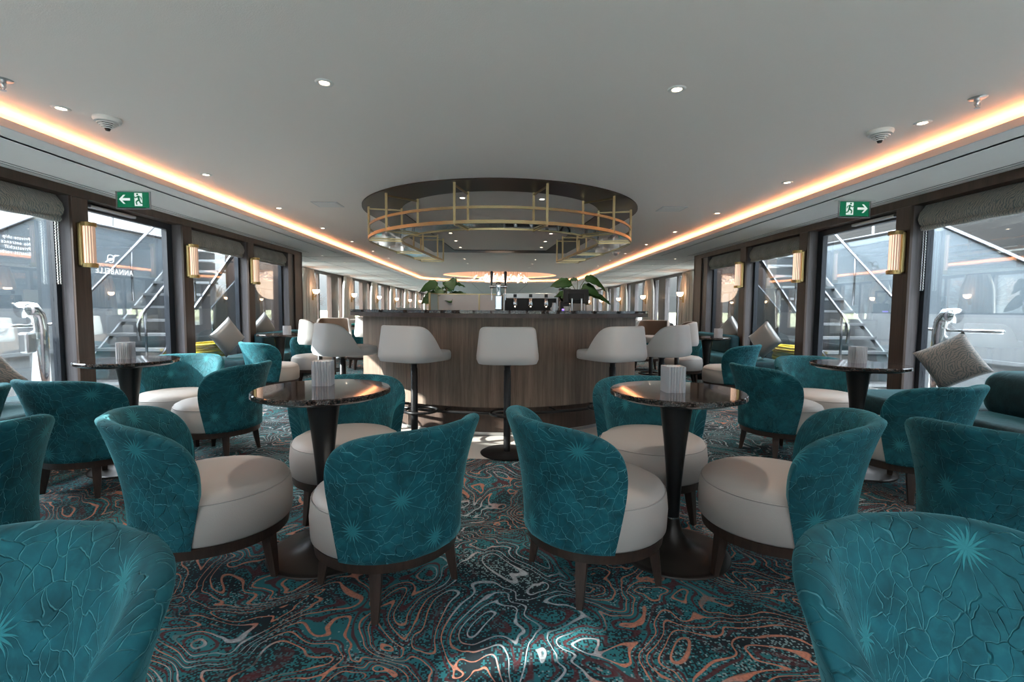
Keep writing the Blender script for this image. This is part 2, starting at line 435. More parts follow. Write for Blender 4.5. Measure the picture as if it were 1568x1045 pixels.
m.xf(Matrix.Translation((0, cy, HC)) @ Matrix.Diagonal((1, .93, 1, 1)))
tag(m.build('led_strip', emit('dim_warm_led', (1.0, .45, .22), 1.6)), 'warm light strip hidden in the oval ceiling recess around the chandelier', 'light strip')

# soffits left, right and aft with the curved end of the cove
def endcurve(k=40):
    return [(XC * math.cos(PI * i / k), 18.6 + 1.9 * math.sin(PI * i / k)) for i in range(k + 1)]
for sgn, nm in ((-1, 'left'), (1, 'right')):
    m = MB()
    m.prism([(sgn * XC, HS), (sgn * (XW + .3), HS), (sgn * (XW + .3), HS + .03), (sgn * XC, HS + .03)], 'y', YF, YE)
    m.prism([(sgn * XC, HS), (sgn * XO, HS), (sgn * XO, HS + .03), (sgn * XC, HS + .03)], 'y', YE, 18.6)
    struct(m.build('ceiling_soffit_' + nm, M['soffit']))
    m = MB(); m.box(*sorted((sgn * (XC - .004), sgn * (XC + .012))), YF, 18.6, HS - .001, HS + .05)
    struct(m.build('trim_' + ('1' if sgn < 0 else '2'), M['lip']))
    m = MB(); m.box(*sorted((sgn * XCB, sgn * (XCB + .03))), YF, 18.8, HS, HC + .04)
    struct(m.build('ceiling_cove_back_' + nm, M['soffit']))
    m = MB(); m.box(*sorted((sgn * (XC + .05), sgn * (XC + .07))), YF + .1, 18.6, HS + .031, HS + .043)
    tag(m.build('led_strip', M['led']), 'warm orange light strip in the %s ceiling cove' % nm, 'light strip')
    # shadow gap lines in the soffit
    m = MB()
    for xx, w in ((3.262, .006), (3.80, .008), (3.86, .005)):
        m.box(*sorted((sgn * xx, sgn * (xx + w))), YF, YE, HS - .002, HS + .001)
    struct(m.build('trim_' + ('3' if sgn < 0 else '4'), M['darkframe']))
    m = MB()
    y = 10.6
    while y < 36:
        m.box(*sorted((sgn * 3.1, sgn * 5.3)), y, y + .012, HS - .002, HS + .001); y += 1.15
    m.box(*sorted((sgn * 4.2, sgn * 4.212)), YE, 36, HS - .002, HS + .001)
    struct(m.build('trim_' + ('5' if sgn < 0 else '6'), M['darkframe']))
ec = endcurve()
m = MB(); vs = [(x, y, HS) for x, y in ec] + [(XO * (1 - 2 * i / 40), YB, HS) for i in range(41)]
m.add(vs, [(i, i + 1, 41 + i + 1, 41 + i) for i in range(40)])
m.add([(s * x, y, HS) for s in (-1, 1) for x, y in ((XC, 18.6), (XO, 18.6), (XO, YB))], [(0, 1, 2), (3, 4, 5)])
struct(m.build('ceiling_soffit_aft', M['soffit']))
m = MB().sweep(ec, [(0, HS), (0, HS + .05), (-.012, HS + .05), (-.012, HS)]); struct(m.build('trim_7', M['lip']))
m = MB().sweep(ec, [(-.18, HS), (-.18, HC + .04), (-.2, HC + .04), (-.2, HS)]); struct(m.build('ceiling_cove_back_aft', M['soffit']))
m = MB().sweep(ec, [(-.05, HS + .031), (-.05, HS + .043), (-.07, HS + .043), (-.07, HS + .031)])
tag(m.build('led_strip', M['led']), 'warm light strip in the curved aft end of the ceiling cove', 'light strip')
m = MB().box(-XW - .3, XW + .3, YF, YE, 2.75, 2.85); m.box(-XO - .1, XO + .1, YE, YB, 2.75, 2.85)
struct(m.build('roof', M['panelwhite']))

# dark band with the keyhole plan above the bar
RC = 6.30
def horseshoe(R, xe, ye, k=48, a_end=6):
    """path from left leg end round the front to the right leg end"""
    pts = [(-xe, ye)]
    for i in range(5):
        t = (i + 1) / 6; a = rad(180 - a_end)
        pts.append((-xe + (R * math.cos(a) + xe) * t, ye + (RC + R * math.sin(a) - ye) * t))
    for i in range(k + 1):
        a = rad(180 - a_end) + (rad(180 + 2 * a_end)) * i / k
        pts.append((R * math.cos(a), RC + R * math.sin(a)))
    for i in range(5):
        t = (i + 1) / 6; a = rad(a_end)
        pts.append((R * math.cos(a) + (xe - R * math.cos(a)) * t, RC + R * math.sin(a) + (ye - RC - R * math.sin(a)) * t))
    pts.append((xe, ye)); return pts
outp = horseshoe(1.70, 1.42, 10.55); inp = horseshoe(1.235, .95, 10.15)
m = MB(); n = len(outp); z0, z1 = HC - .012, HC + .01
vs = [(x, y, z) for z in (z0, z1) for x, y in outp] + [(x, y, z) for z in (z0, z1) for x, y in inp]
fs = []
for i in range(n - 1):
    fs += [(i, i + 1, 2 * n + i + 1, 2 * n + i), (i, n + i, n + i + 1, i + 1), (2 * n + i, 2 * n + i + 1, 3 * n + i + 1, 3 * n + i)]
fs.append((n - 1, 0, 2 * n, 3 * n - 1)); fs.append((0, n, 2 * n - 1, n - 1)); fs.append((2 * n, 3 * n - 1, 4 * n - 1, 3 * n))
m.add(vs, fs); o = m.build('ceiling_bar_band', M['darkband']); struct(o)

# hanging brass glass-rack frame
t = thing('bar_canopy_frame', 'horseshoe brass rack frame hanging over the bar with smoked glass shelf', 'hanging rack', (0, RC, HC - .012))
T0 = Matrix.Translation((0, -RC, -(HC - .012)))
def rail(path, w, z, h, name):
    m = MB().sweep(path, [(-w / 2, z), (w / 2, z), (w / 2, z + h), (-w / 2, z + h)]); m.xf(T0); return m.build(name, M['brass_dull'], t)
po = horseshoe(1.62, 1.37, 8.5); pi_ = horseshoe(1.235, .985, 8.5)
rail(po, .022, 1.965, .032, 'outer_rail'); rail(pi_, .022, 1.965, .032, 'inner_rail'); rail(po, .014, 2.105, .026, 'upper_hoop')
m = MB(); n = len(po)
m.add([(x, y, 1.975) for x, y in po] + [(x, y, 1.975) for x, y in pi_] + [(x, y, 1.983) for x, y in po] + [(x, y, 1.983) for x, y in pi_],
      [(i, i + 1, n + i + 1, n + i) for i in range(n - 1)] + [(2 * n + i, 2 * n + i + 1, 3 * n + i + 1, 3 * n + i) for i in range(n - 1)]
      + [(i, i + 1, 2 * n + i + 1, 2 * n + i) for i in range(n - 1)] + [(n + i, n + i + 1, 3 * n + i + 1, 3 * n + i) for i in range(n - 1)])
m.xf(T0); m.build('glass_shelf', M['smoked'], t)
pairs = []
for a in (16, 48, 76): 
    for s in (-1, 1):
        q = rad(-90 + s * a); pairs.append(((1.62 * math.cos(q), RC + 1.62 * math.sin(q)), (1.235 * math.cos(q), RC + 1.235 * math.sin(q))))
for s in (-1, 1):
    pairs += [((s * 1.53, 7.25), (s * 1.14, 7.25)), ((s * 1.37, 8.49), (s * .985, 8.49)), ((s * 1.42, 8.08), (s * 1.03, 8.08))]
for (a, b2) in pairs:
    for p in (a, b2):
        m = MB().box(p[0] - .012, p[0] + .012, p[1] - .012, p[1] + .012, 1.97, HC - .012); m.xf(T0); m.build('post', M['brass_dull'], t)
    d = Vector((b2[0] - a[0], b2[1] - a[1], 0)); L_ = d.length; Mx = Matrix.Translation((a[0], a[1], 0)) @ Matrix.Rotation(math.atan2(d.y, d.x), 4, 'Z')
    for z in (2.325, 1.955):
        m = MB().box(0, L_, -.008, .008, z, z + .016, Mx); m.xf(T0); m.build('crossbar', M['brass_dull'], t)

# side walls of the forward lounge: posts, headers, sills, glazing
posts = [-1.635, -.065, 1.505, 3.075, 4.645, 6.215, 7.785]
for sgn, nm in ((-1, 'left'), (1, 'right')):
    X = lambda a, b2: sorted((sgn * a, sgn * b2))
    m = MB()
    m.box(*X(XW, XW + .3), YF, YE, 2.17, HS); struct(m.build('wall_header_' + nm, M['walnut_h']))
    m = MB()
    for y in posts:
        m.box(*X(XW, XW + .028), y - .01, y + .17, 0, 2.17)
    m.box(*X(XW, XW + .3), 9.50, 9.84, 0, 2.17)
    m.box(*X(XW, XO), 9.80, 9.86, 0, HS)
    m.box(*X(XW, XW + .3), YF, YF + .2, 0, 2.17)
    struct(m.build('wall_' + nm, M['walnut'], bevel=.004))
    m = MB()
    for y in posts: m.box(*X(XW + .028, XG + .03), y, y + .16, 0, 2.17)
    m.box(*X(XW + .028, XG + .03), 9.28, 9.5, 0, 2.17)
    struct(m.build('trim_' + ('8' if sgn < 0 else '9'), M['greywood']))
    m = MB()
    m.box(*X(XW + .1, XG + .1), YF, YE, -.02, .12)
    struct(m.build('baseboard_' + nm, M['walnut']))
    ys = [YF + .2] + posts + [9.28]
    for i in range(len(ys) - 1):
        y0 = ys[i] + (.16 if i else 0); y1 = ys[i + 1]
        isdoor = abs(y0 - 4.805) < .02
        e = bpy.data.objects.new(('door_' if isdoor else 'window_') + str(i + 1 + (20 if sgn > 0 else 0)), None); C.objects.link(e); struct(e)
        fr = MB(); w = .05; wf = .10 if isdoor else .05
        fr.box(*X(XG - .03, XG + .03), y0, y0 + w, .12, 2.17); fr.box(*X(XG - .03, XG + .03), y1 - wf, y1, .12, 2.17)
        fr.box(*X(XG - .03, XG + .03), y0 + w, y1 - wf, 2.10, 2.17); fr.box(*X(XG - .03, XG + .03), y0 + w, y1 - wf, .12, .17)
        fr.build('frame', M['darkframe'], e)
        gl = MB().box(*X(XG - .004, XG + .004), y0 + w, y1 - wf, .17, 2.10); gl.build('pane', M['glass'], e)

# forward glazed wall behind the camera
m = MB(); m.box(-XW - .3, XW + .3, YF - .1, YF, 0, .35); m.box(-XW - .3, XW + .3, YF - .1, YF, 2.15, HC + .3)
for x in (-3.95, -2.4, -.8, .8, 2.4, 3.95): m.box(x - .08, x + .08, YF - .1, YF, .35, 2.15)
struct(m.build('wall_front', M['walnut']))
m = MB().box(-3.95, 3.95, YF - .055, YF - .045, .35, 2.15); struct(m.build('window_40', M['glass']))

# aft saloon side walls, windows, curtains
YK = [13.4 + 3.5 * k for k in range(7)]
for sgn, nm in ((-1, 'left'), (1, 'right')):
    X = lambda a, b2: sorted((sgn * a, sgn * b2))
    m = MB(); m.box(*X(XO, XO + .1), YE, YB, 0, .35); m.box(*X(XO, XO + .1), YE, YB, 2.16, 2.4); m.box(*X(XO, XO + .1), YE, 12.0, .35, 2.16)
    for y in YK:
        m.box(*X(XO - .02, XO + .08), y - .35, y + .35, .35, 2.16); m.box(*X(XO - .02, XO + .06), y + 1.05, y + 1.15, .35, 2.16)
        m.box(*X(XO - .04, XO + .1), y + 2.1, y + 2.75, .35, 2.16)
    struct(m.build('wall_aft_' + nm, M['greywood'] if sgn > 0 else M['walnut']))
    m = MB().box(*X(XO + .03, XO + .04), 12, YB, .35, 2.16); struct(m.build('window_' + ('41' if sgn < 0 else '42'), M['glass']))
m = MB().box(-XO, XO, YB, YB + .1, 0, HS + .1); struct(m.build('wall_back', M['walnut']))
def curtain_mesh(sgn):
    m = MB(); cols = 60; rows = 14; vs = []
    for r in range(rows + 1):
        z = .02 + (2.22 - .02) * r / rows; tt = r / rows
        wv = .52 - .14 * math.exp(-((tt - 1.0) / .12) ** 2) + .05 * math.cos(tt * 3)
        for c in range(cols + 1):
            u = c / cols * 2 - 1
            vs.append((sgn * -(.06 * math.sin(u * 26 + .8 * math.sin(tt * 2)) * (.6 + .4 * math.cos(u * 7))), u * wv, z))
    fs = [(r * (cols + 1) + c, r * (cols + 1) + c + 1, (r + 1) * (cols + 1) + c + 1, (r + 1) * (cols + 1) + c) for r in range(rows) for c in range(cols)]
    return m.add(vs, fs)
for sgn, nm in ((-1, 'left'), (1, 'right')):
    src = curtain_mesh(sgn).build('curtain', M['curtain'], smooth=180); tag(src, '', 'curtain'); used = []
    md = src.modifiers.new('s', 'SOLIDIFY'); md.thickness = .004
    sc = thing('bowl_sconce', '', 'wall lamp'); us = []
    MB().box(-.015 if sgn > 0 else -.015, .015, -.04, .04, -.14, .1).build('back_plate', M['brass'], sc, bevel=.004)
    MB().tube([(-sgn * .0, 0, -.04), (-sgn * .06, 0, -.05), (-sgn * .09, 0, 0), (-sgn * .09, 0, .03)], .012).build('arm', M['brass'], sc, smooth=60)
    MB().lathe([(.02, .03), (.06, .05), (.085, .09), (.09, .15), (.082, .15), (.07, .09), (.02, .045)], 20, (-sgn * .09, 0, 0)).build('glass_bowl', M['bowl'], sc, smooth=60)
    for i, y in enumerate(YK):
        wh = ORD[i] + ' from the bar' if i else 'nearest the bar'
        place(src, used, (sgn * (XO - .12), y, 0), 0, 'pale gathered curtain on the %s wall of the aft saloon, %s' % (nm, wh), 'aft saloon curtains')
        place(sc, us, (sgn * (XO - .22), y + .1, 1.5), 0, 'brass sconce with lit glass bowl on the %s curtain row, %s' % (nm, wh), 'bowl sconces of the aft saloon')

# wall sconces on the posts
def ribbed_cyl(r, z0, z1, n=30, amp=.0035, a0=0, a1=2 * PI):
    pr = []; k = n * 4
    m = MB(); vs = []
    for i in range(k):
        a = 2 * PI * i / k; rr = r + amp * math.cos(n * a)
        vs += [(rr * math.cos(a), rr * math.sin(a), z0), (rr * math.cos(a), rr * math.sin(a), z1)]
    fs = [(2 * i, 2 * ((i + 1) % k), 2 * ((i + 1) % k) + 1, 2 * i + 1) for i in range(k)]
    return m.add(vs, fs)
sc = thing('ribbed_sconce', '', 'wall lamp'); us = []
MB().box(-.012, .0, -.055, .055, -.205, .205).build('back_plate', M['brass'], sc, bevel=.004)
lb_ = MB().box(0, .045, -.062, .062, -.20, .20).build('lamp_body', M['brass'], sc, bevel=.01)
ribbed_cyl(.048, -.185, .185, 15, .004).build('glass_shade', M['sconceglass'], sc, smooth=180).location = (.062, 0, 0)
for z in (-.210, .172): MB().lathe([(0, 0), (.064, 0), (.064, .038), (0, .038)], 32, (.062, 0, z)).build('end_cap', M['brass'], lb_, smooth=40)
for sgn, nm in ((-1, 'left'), (1, 'right')):
    for i, y in enumerate((4.70, 6.27, 7.84, 3.13)):
        wh = ('nearest', 'second', 'third', 'nearest out of frame')[i]
        if i == 3: continue
        place(sc, us, (sgn * XW, y + .03, 1.728), 0 if sgn < 0 else PI, 'brass sconce with lit ribbed glass on the %s wall post, %s' % (nm, ('nearest the camera', 'middle of three', 'farthest of three')[i]), 'ribbed brass sconces on the window posts')

# roman blinds
def blind(y0, y1, sgn, label):
    sec = [(0.0, 2.165), (.03, 2.165), (.045, 2.14), (.085, 2.09), (.10, 2.03), (.085, 1.985), (.065, 1.965), (.075, 1.945), (.06, 1.925), (.02, 1.925), (0, 1.95)]
    m = MB(); n = 24; k = len(sec); vs = []
    for i in range(n + 1):
        y = y0 + (y1 - y0) * i / n; wob = .006 * math.sin(i * 1.3)
        for j, (d, z) in enumerate(sec): vs.append((-sgn * (d + (wob if 2 < j < 9 else 0)), y, z + (.004 * math.sin(i * .9 + j) if j > 3 else 0)))
    fs = [(i * k + j, (i + 1) * k + j, (i + 1) * k + (j + 1) % k, i * k + (j + 1) % k) for i in range(n) for j in range(k)]
    fs += [tuple(range(k)), tuple(range(n * k, (n + 1) * k))]
    m.add(vs, fs); o = m.build('roman_blind', M['blind'], smooth=60, loc=(sgn * (XG - .035), 0, 0)); tag(o, label, 'blind', 'patterned roman blinds')
for sgn, nm in ((-1, 'left'), (1, 'right')):
    blind(3.25, 4.60, sgn, 'raised roman blind over the %s window nearest the camera' % nm)
    blind(6.40, 7.74, sgn, 'raised roman blind over the %s window just beyond the glass door' % nm)
    blind(7.97, 9.24, sgn, 'raised roman blind over the farthest %s lounge window' % nm)
    m = MB(); 
    for i in range(46): m.sphere((0, .006 * (i % 2), 1.92 - i * .0125), .006, 4)
    for i in range(46): m.sphere((0, .028 + .004 * (i % 2), 1.92 - i * .0125), .006, 4)
    o = m.build('blind_chain', M['white'] if sgn < 0 else M['steel'], smooth=180, loc=(sgn * (XG - .06), 4.58, 0)); tag(o, 'bead chain loop hanging from the %s blind nearest the camera' % nm, 'blind chain')

# exit signs
for sgn, nm in ((-1, 'left'), (1, 'right')):
    x, y, z = sgn * 3.51, 4.8, (2.168 if sgn > 0 else 2.172)
    t = thing('exit_sign', 'green exit sign with running figure and arrow pointing %s, hanging from the %s soffit' % (nm, nm), 'exit sign', (x, y, z), 0)
    MB().box(-.16, .16, 0, .012, -.088, .082).build('housing', M['clear'], t)
    MB().box(-.16, .16, -.004, .004, -.092, -.082).box(-.16, .16, -.004, .004, .072, .083).box(-.163, -.153, -.004, .004, -.09, .083).box(.153, .163, -.004, .004, -.09, .083).build('frame', M['steel'], t)
    MB().box(-.145, .145, -.003, .003, -.075, .068).build('green_panel', M['green'], t)
    MB().box(-.19, .19, -.02, .02, .075, .080).build('mounting_plate', M['white'], t)
    a = sgn  # arrow side
    m = MB(); cx = a * .078
    m.prism([(cx + a * .052, 0), (cx + a * .012, .042), (cx - a * .006, .042), (cx + a * .022, .011), (cx - a * .05, .011), (cx - a * .05, -.011), (cx + a * .022, -.011), (cx - a * .006, -.042), (cx + a * .012, -.042)], 'y', -.006, -.003)
    m.build('arrow', M['signwhite'], t)
    m = MB(); dx = -a * .05
    m.box(dx - .036, dx + .036, -.005, -.003, -.062, .060); m.build('doorway_symbol', M['signwhite'], t)
    m = MB(); s = a
    def limb(p, q, w):
        p = Vector(p); q = Vector(q); d = (q - p).normalized(); nrm = Vector((-d.y, d.x)) * w
        m.prism([tuple(p + nrm), tuple(q + nrm * .8), tuple(q - nrm * .8), tuple(p - nrm)], 'y', -.0075, -.005)
    m.prism([(dx + s * .008 + .009 * math.cos(i * PI / 5), .047 + .009 * math.sin(i * PI / 5)) for i in range(10)], 'y', -.0075, -.005)
    limb((dx, .034), (dx - s * .008, -.004), .010); limb((dx - s * .002, .03), (dx + s * .026, .014), .005); limb((dx + s * .026, .014), (dx + s * .036, .026), .004)
    limb((dx - s * .002, .03), (dx - s * .026, .020), .005); limb((dx - s * .026, .02), (dx - s * .030, .0), .004)
    limb((dx - s * .006, -.004), (dx + s * .020, -.022), .007); limb((dx + s * .020, -.022), (dx + s * .014, -.050), .006)
    limb((dx - s * .008, -.004), (dx - s * .020, -.034), .007); limb((dx - s * .020, -.034), (dx - s * .044, -.040), .006)
    m.build('running_figure', M['green'], t)

# ceiling fittings
dl = thing('downlight', '', 'downlight'); ud = []
MB().lathe([(.026, -.002), (.030, -.006), (.046, -.005), (.050, 0), (.026, .0)], 28).build('trim_ring', M['white'], dl, smooth=50)
MB().lathe([(0, -.0015), (.027, -.0015)], 24).build('lens', M['lamp'], dl)
def downlight(x, y, z, label, grp, power=5):
    place(dl, ud, (x, y, z), 0, label, grp)
    if power:
        l = bpy.data.lights.new('downlight_lamp', 'SPOT'); l.energy = power; l.color = (1, .86, .74); l.spot_size = rad(95); l.spot_blend = .6; l.shadow_soft_size = .03
        q = bpy.data.objects.new('downlight_lamp', l); C.objects.link(q); q.location = (x, y, z - .02)
for sgn, nm in ((-1, 'left'), (1, 'right')):
    for k in range(10):
        downlight(sgn * 2.72, 3.15 + 1.48 * k, HC, 'recessed downlight in the %s row beside the cove, %s from the camera' % (nm, ORD[k]), 'downlights along the coves', 16 if k < 9 else 0)
    for k, y in enumerate((2.74, 12.0, 13.2, 14.4)):
        downlight(sgn * .965 * (1 if k < 1 else .9), y, HC, 'recessed downlight %s of centre, %s' % (nm, 'nearest the camera' if k == 0 else 'beyond the bar, %s of three' % ORD[k - 1]), 'central downlights', 16)
    for k, y in enumerate((10.4, 11.9, 13.4, 14.9, 16.4, 17.9, 20, 22, 24)):
        downlight(sgn * 3.75, y, HS, 'recessed downlight in the %s aft soffit, %s beyond the lounge' % (nm, ORD[k]), 'aft soffit downlights', 22)
for k, y in enumerate((22.5, 25, 27.5, 30, 33)):  # added lamps that brighten the dark soffit beyond the cove end
    for sgn, nm in ((-1, 'left'), (1, 'right')):
        downlight(sgn * 1.2, y, HS, 'added fill downlight %s of centre behind the cove end, %s beyond it' % (nm, ORD[k]), 'added aft fill downlights', 22)
m = MB()
for i in range(12): m.box(-XO, XO, 21.4 + i * 1.3, 21.42 + i * 1.3, HS - .002, HS + .001)
for x in (-2.4, -1.2, 1.2, 2.4): m.box(x, x + .015, 21, YB, HS - .002, HS + .001)
struct(m.build('trim_10', M['darkframe']))
for k, (px, py) in enumerate(((708, 303), (866, 323), (667, 321), (830, 305), (690, 357), (698, 369), (705, 379), (844, 358), (835, 370), (829, 379), (680, 341), (854, 343))):
    d = ray(px, py); q = (HC - H) / d.z
    downlight(CAMX + d.x * q, d.y * q, HC, 'small downlight in the ceiling panel inside the bar canopy, %s from the front %s' % (('front left', 'mid right', 'mid left', 'front right', 'rear left A', 'x', 'x', 'x', 'x', 'x', 'x', 'x')[k] if k < 4 else ORD[k], ''), 'downlights inside the bar canopy', 9)
    names_ = ['front left one', 'second on the right', 'second on the left', 'front right one', 'fourth on the left', 'fifth on the left', 'rearmost on the left', 'fourth on the right', 'fifth on the right', 'rearmost on the right', 'third on the left', 'third on the right']
    bpy.data.objects[-1] if False else None
    for ob in C.objects[-3:]: pass
    tgt = [ob for ob in C.objects if ob.type == 'EMPTY' and ob.name.startswith('downlight') and abs(ob.location.x - (CAMX + d.x * q)) < 1e-4 and abs(ob.location.y - d.y * q) < 1e-4][0]
    tgt['label'] = 'small downlight in the panel inside the bar canopy, ' + names_[k]

for sgn, nm in ((-1, 'left'), (1, 'right')):
    t = thing('smoke_detector', 'white conical smoke detector with slotted grille on the %s of the ceiling' % nm, 'smoke detector', (sgn * 2.56, 3.30, HC))
    MB().lathe([(.075, 0), (.078, -.012), (.070, -.028), (.05, -.03), (0, -.03)], 32).build('housing', M['white'], t, smooth=40)
    for k in range(5):
        r = .058 - k * .011; MB().lathe([(r, -.034 - k * .009), (r - .004, -.040 - k * .009), (r - .010, -.038 - k * .009), (r, -.034 - k * .009)], 24).build('grille_ring', M['white'], t, smooth=60)
    MB().lathe([(.0, -.082), (.012, -.08), (.03, -.03)], 16).build('sensor_core', M['blackmetal'], t)
    d = ray(502 if sgn < 0 else 1028, 313 if sgn < 0 else 320); q = (HC - H) / d.z
    t = thing('air_vent', 'flush square air vent on the %s of the ceiling beside the bar canopy' % nm, 'air vent', (CAMX + d.x * q, d.y * q, HC))
    MB().box(-.15, .15, -.14, .14, -.006, 0).build('frame', M['steel'], t)
    MB().box(-.13, .13, -.12, .12, -.009, -.006).build('grille', M['soffit'], t)
    d = ray(627 if sgn < 0 else 943, 386.5 if sgn < 0 else 389); q = (HC - H - .05) / d.z
    t = thing('dome_camera', 'small white dome camera on the ceiling %s of the bar canopy' % nm, 'camera', (CAMX + d.x * q, d.y * q, HC + .001))
    MB().lathe([(0, -.03), (.09, -.03), (.095, 0), (0, 0)], 24).build('base', M['white'], t, smooth=40)
    MB().sphere((0, 0, -.03), .065, 10).build('dome', M['steel'], t, smooth=180)
for (px, py, lb) in ((1497, 150, 'steel ceiling sprinkler head at the upper right by the cove'), (4, 122, 'steel ceiling sprinkler head at the upper left edge')):
    d = ray(px, py); q = (HC - H) / d.z
    t = thing('sprinkler', lb, 'sprinkler', (CAMX + d.x * q, d.y * q, HC))
    MB().lathe([(0, -.003), (.040, -.004), (.044, 0)], 28).build('rose', M['steel'], t, smooth=60)
    MB().lathe([(.014, 0), (.016, -.02), (.009, -.03), (.009, -.045), (0, -.045)], 16).build('nozzle', M['steel'], t, smooth=40)
    MB().tube([(-.014, 0, -.02), (-.016, 0, -.04), (0, 0, -.056), (.016, 0, -.04), (.014, 0, -.02)], .0025, 6).build('yoke', M['steel'], t)
    MB().lathe([(0, -.058), (.014, -.058), (.014, -.055), (0, -.055)], 12).build('deflector', M['steel'], t)

# ------------------------------------------------------------------ chairs
def shell(phm, zb, zt, rb, rtp, th, nexp=3.6, cols=56, K=10, lip=.012, power=1.4, hfun=None, plan=None, rim=6, spread=0.0, tuck=0.0):
    """curved back shell opening towards +x; its middle points to -x"""
    m = MB(); vs = []; us = []; per = None
    for i in range(cols + 1):
        tau = -PI / 2 + PI * i / cols
        s = math.copysign(abs(math.sin(tau)) ** (2 / nexp), math.sin(tau)); hh = max(math.cos(tau), 0) ** (2 / nexp)
        if hfun: s, hh = hfun(i / cols)
        ztop = zb + (zt - zb) * hh
        def ph_at(z): return PI + s * phm * (1 + spread * math.sin(PI / 2 * max(0, min(1, (z - zb) / (zt - zb)))))
        def rad_at(z):
            ph = ph_at(z)
            tt = max(0, min(1, (z - zb) / (zt - zb))); r = rb + (rtp - rb) * tt ** power
            if plan: r *= plan(ph)
            if tuck: r -= tuck * max(0, 1 - (z - zb) / .05) ** 2
            return r
        col = []; zz = ztop - th * .42 * min(1, hh * 3)
        for k in range(K + 1):
            z = zb + (zz - zb) * k / K; col.append((rad_at(z), z, 0))
        ro = rad_at(zz) ; ri = ro - th * 1.0; mid = (ro + ri) / 2; hr = (ro - ri) / 2
        for k in range(1, rim):
            a = PI * k / rim; col.append((mid + hr * math.cos(a) + lip * math.sin(a), zz + th * .42 * min(1, hh * 3) * math.sin(a), 0))
        for k in range(K, -1, -1):
            z = zb + (zz - zb) * k / K; col.append((rad_at(z) - th, z, 1))
        per = len(col); L = 0; prev = None
        for r, z, inn in col:
            if prev: L += math.hypot(r - prev[0], z - prev[1])
            prev = (r, z); ph = ph_at(z); vs.append((r * math.cos(ph), r * math.sin(ph), z)); us.append((ph * .34 + 3, L + .1))
    fs = []; uu = []
    for i in range(cols):
        for k in range(per):
            k2 = (k + 1) % per; a, b2, c, d = i * per + k, (i + 1) * per + k, (i + 1) * per + k2, i * per + k2
            fs.append((a, b2, c, d)); uu.append([us[a], us[b2], us[c], us[d]])
    fs += [tuple(range(per)), tuple(range(cols * per, (cols + 1) * per))]; uu += [[us[i] for i in range(per)], [us[cols * per + i] for i in range(per)]]
    return m.add(vs, fs, uu)

def make_tub():
    t = thing('tub_chair', '', 'armchair')
    o = shell(rad(70), .232, .728, .303, .395, .062, 3.9, K=14, power=2.2, lip=.010, rim=8, spread=.17).build('backrest', M['velvet'], t, smooth=180)
    R = .300
    MB().lathe([(0, .232), (R - .012, .232), (R, .245), (R + .004, .33), (R - .002, .385), (R - .018, .417), (R - .05, .434), (R - .14, .446), (0, .450)], 56, (.004, 0, 0)).build('seat', M['leather'], t, smooth=180)
    seat = [q for q in kids(t) if q.name.startswith('seat')][0]
    MB().tube([(R * .985 * math.cos(a * PI / 24), R * .985 * math.sin(a * PI / 24), .400) for a in range(48)], .0028, 5, True).build('seam', M['piping'], seat, smooth=180)
    MB().lathe([(R - .07, .190), (R - .012, .190), (R - .006, .234), (R - .07, .234), (R - .07, .190)], 56).build('base_ring', M['legwood'], t, smooth=40)
    for a in (45, 135, 225, 315):
        c, s = math.cos(rad(a)), math.sin(rad(a)); m = MB(); vs = []
        for (r, z, w) in ((.245, .215, .024), (.262, .10, .019), (.278, 0, .0125)):
            for dx, dy in ((-1, -1), (1, -1), (1, 1), (-1, 1)): vs.append((r * c + (dx * c - dy * s) * w, r * s + (dx * s + dy * c) * w, z))
        fs = [(0, 1, 2, 3), (8, 9, 10, 11)] + [(l * 4 + i, l * 4 + (i + 1) % 4, l * 4 + 4 + (i + 1) % 4, l * 4 + 4 + i) for l in range(2) for i in range(4)]
        m.add(vs, fs).build('leg', M['legwood'], t, bevel=.002)
    return t
tub = make_tub(); ut = []
TG = 'teal velvet tub chairs with pale leather seats'
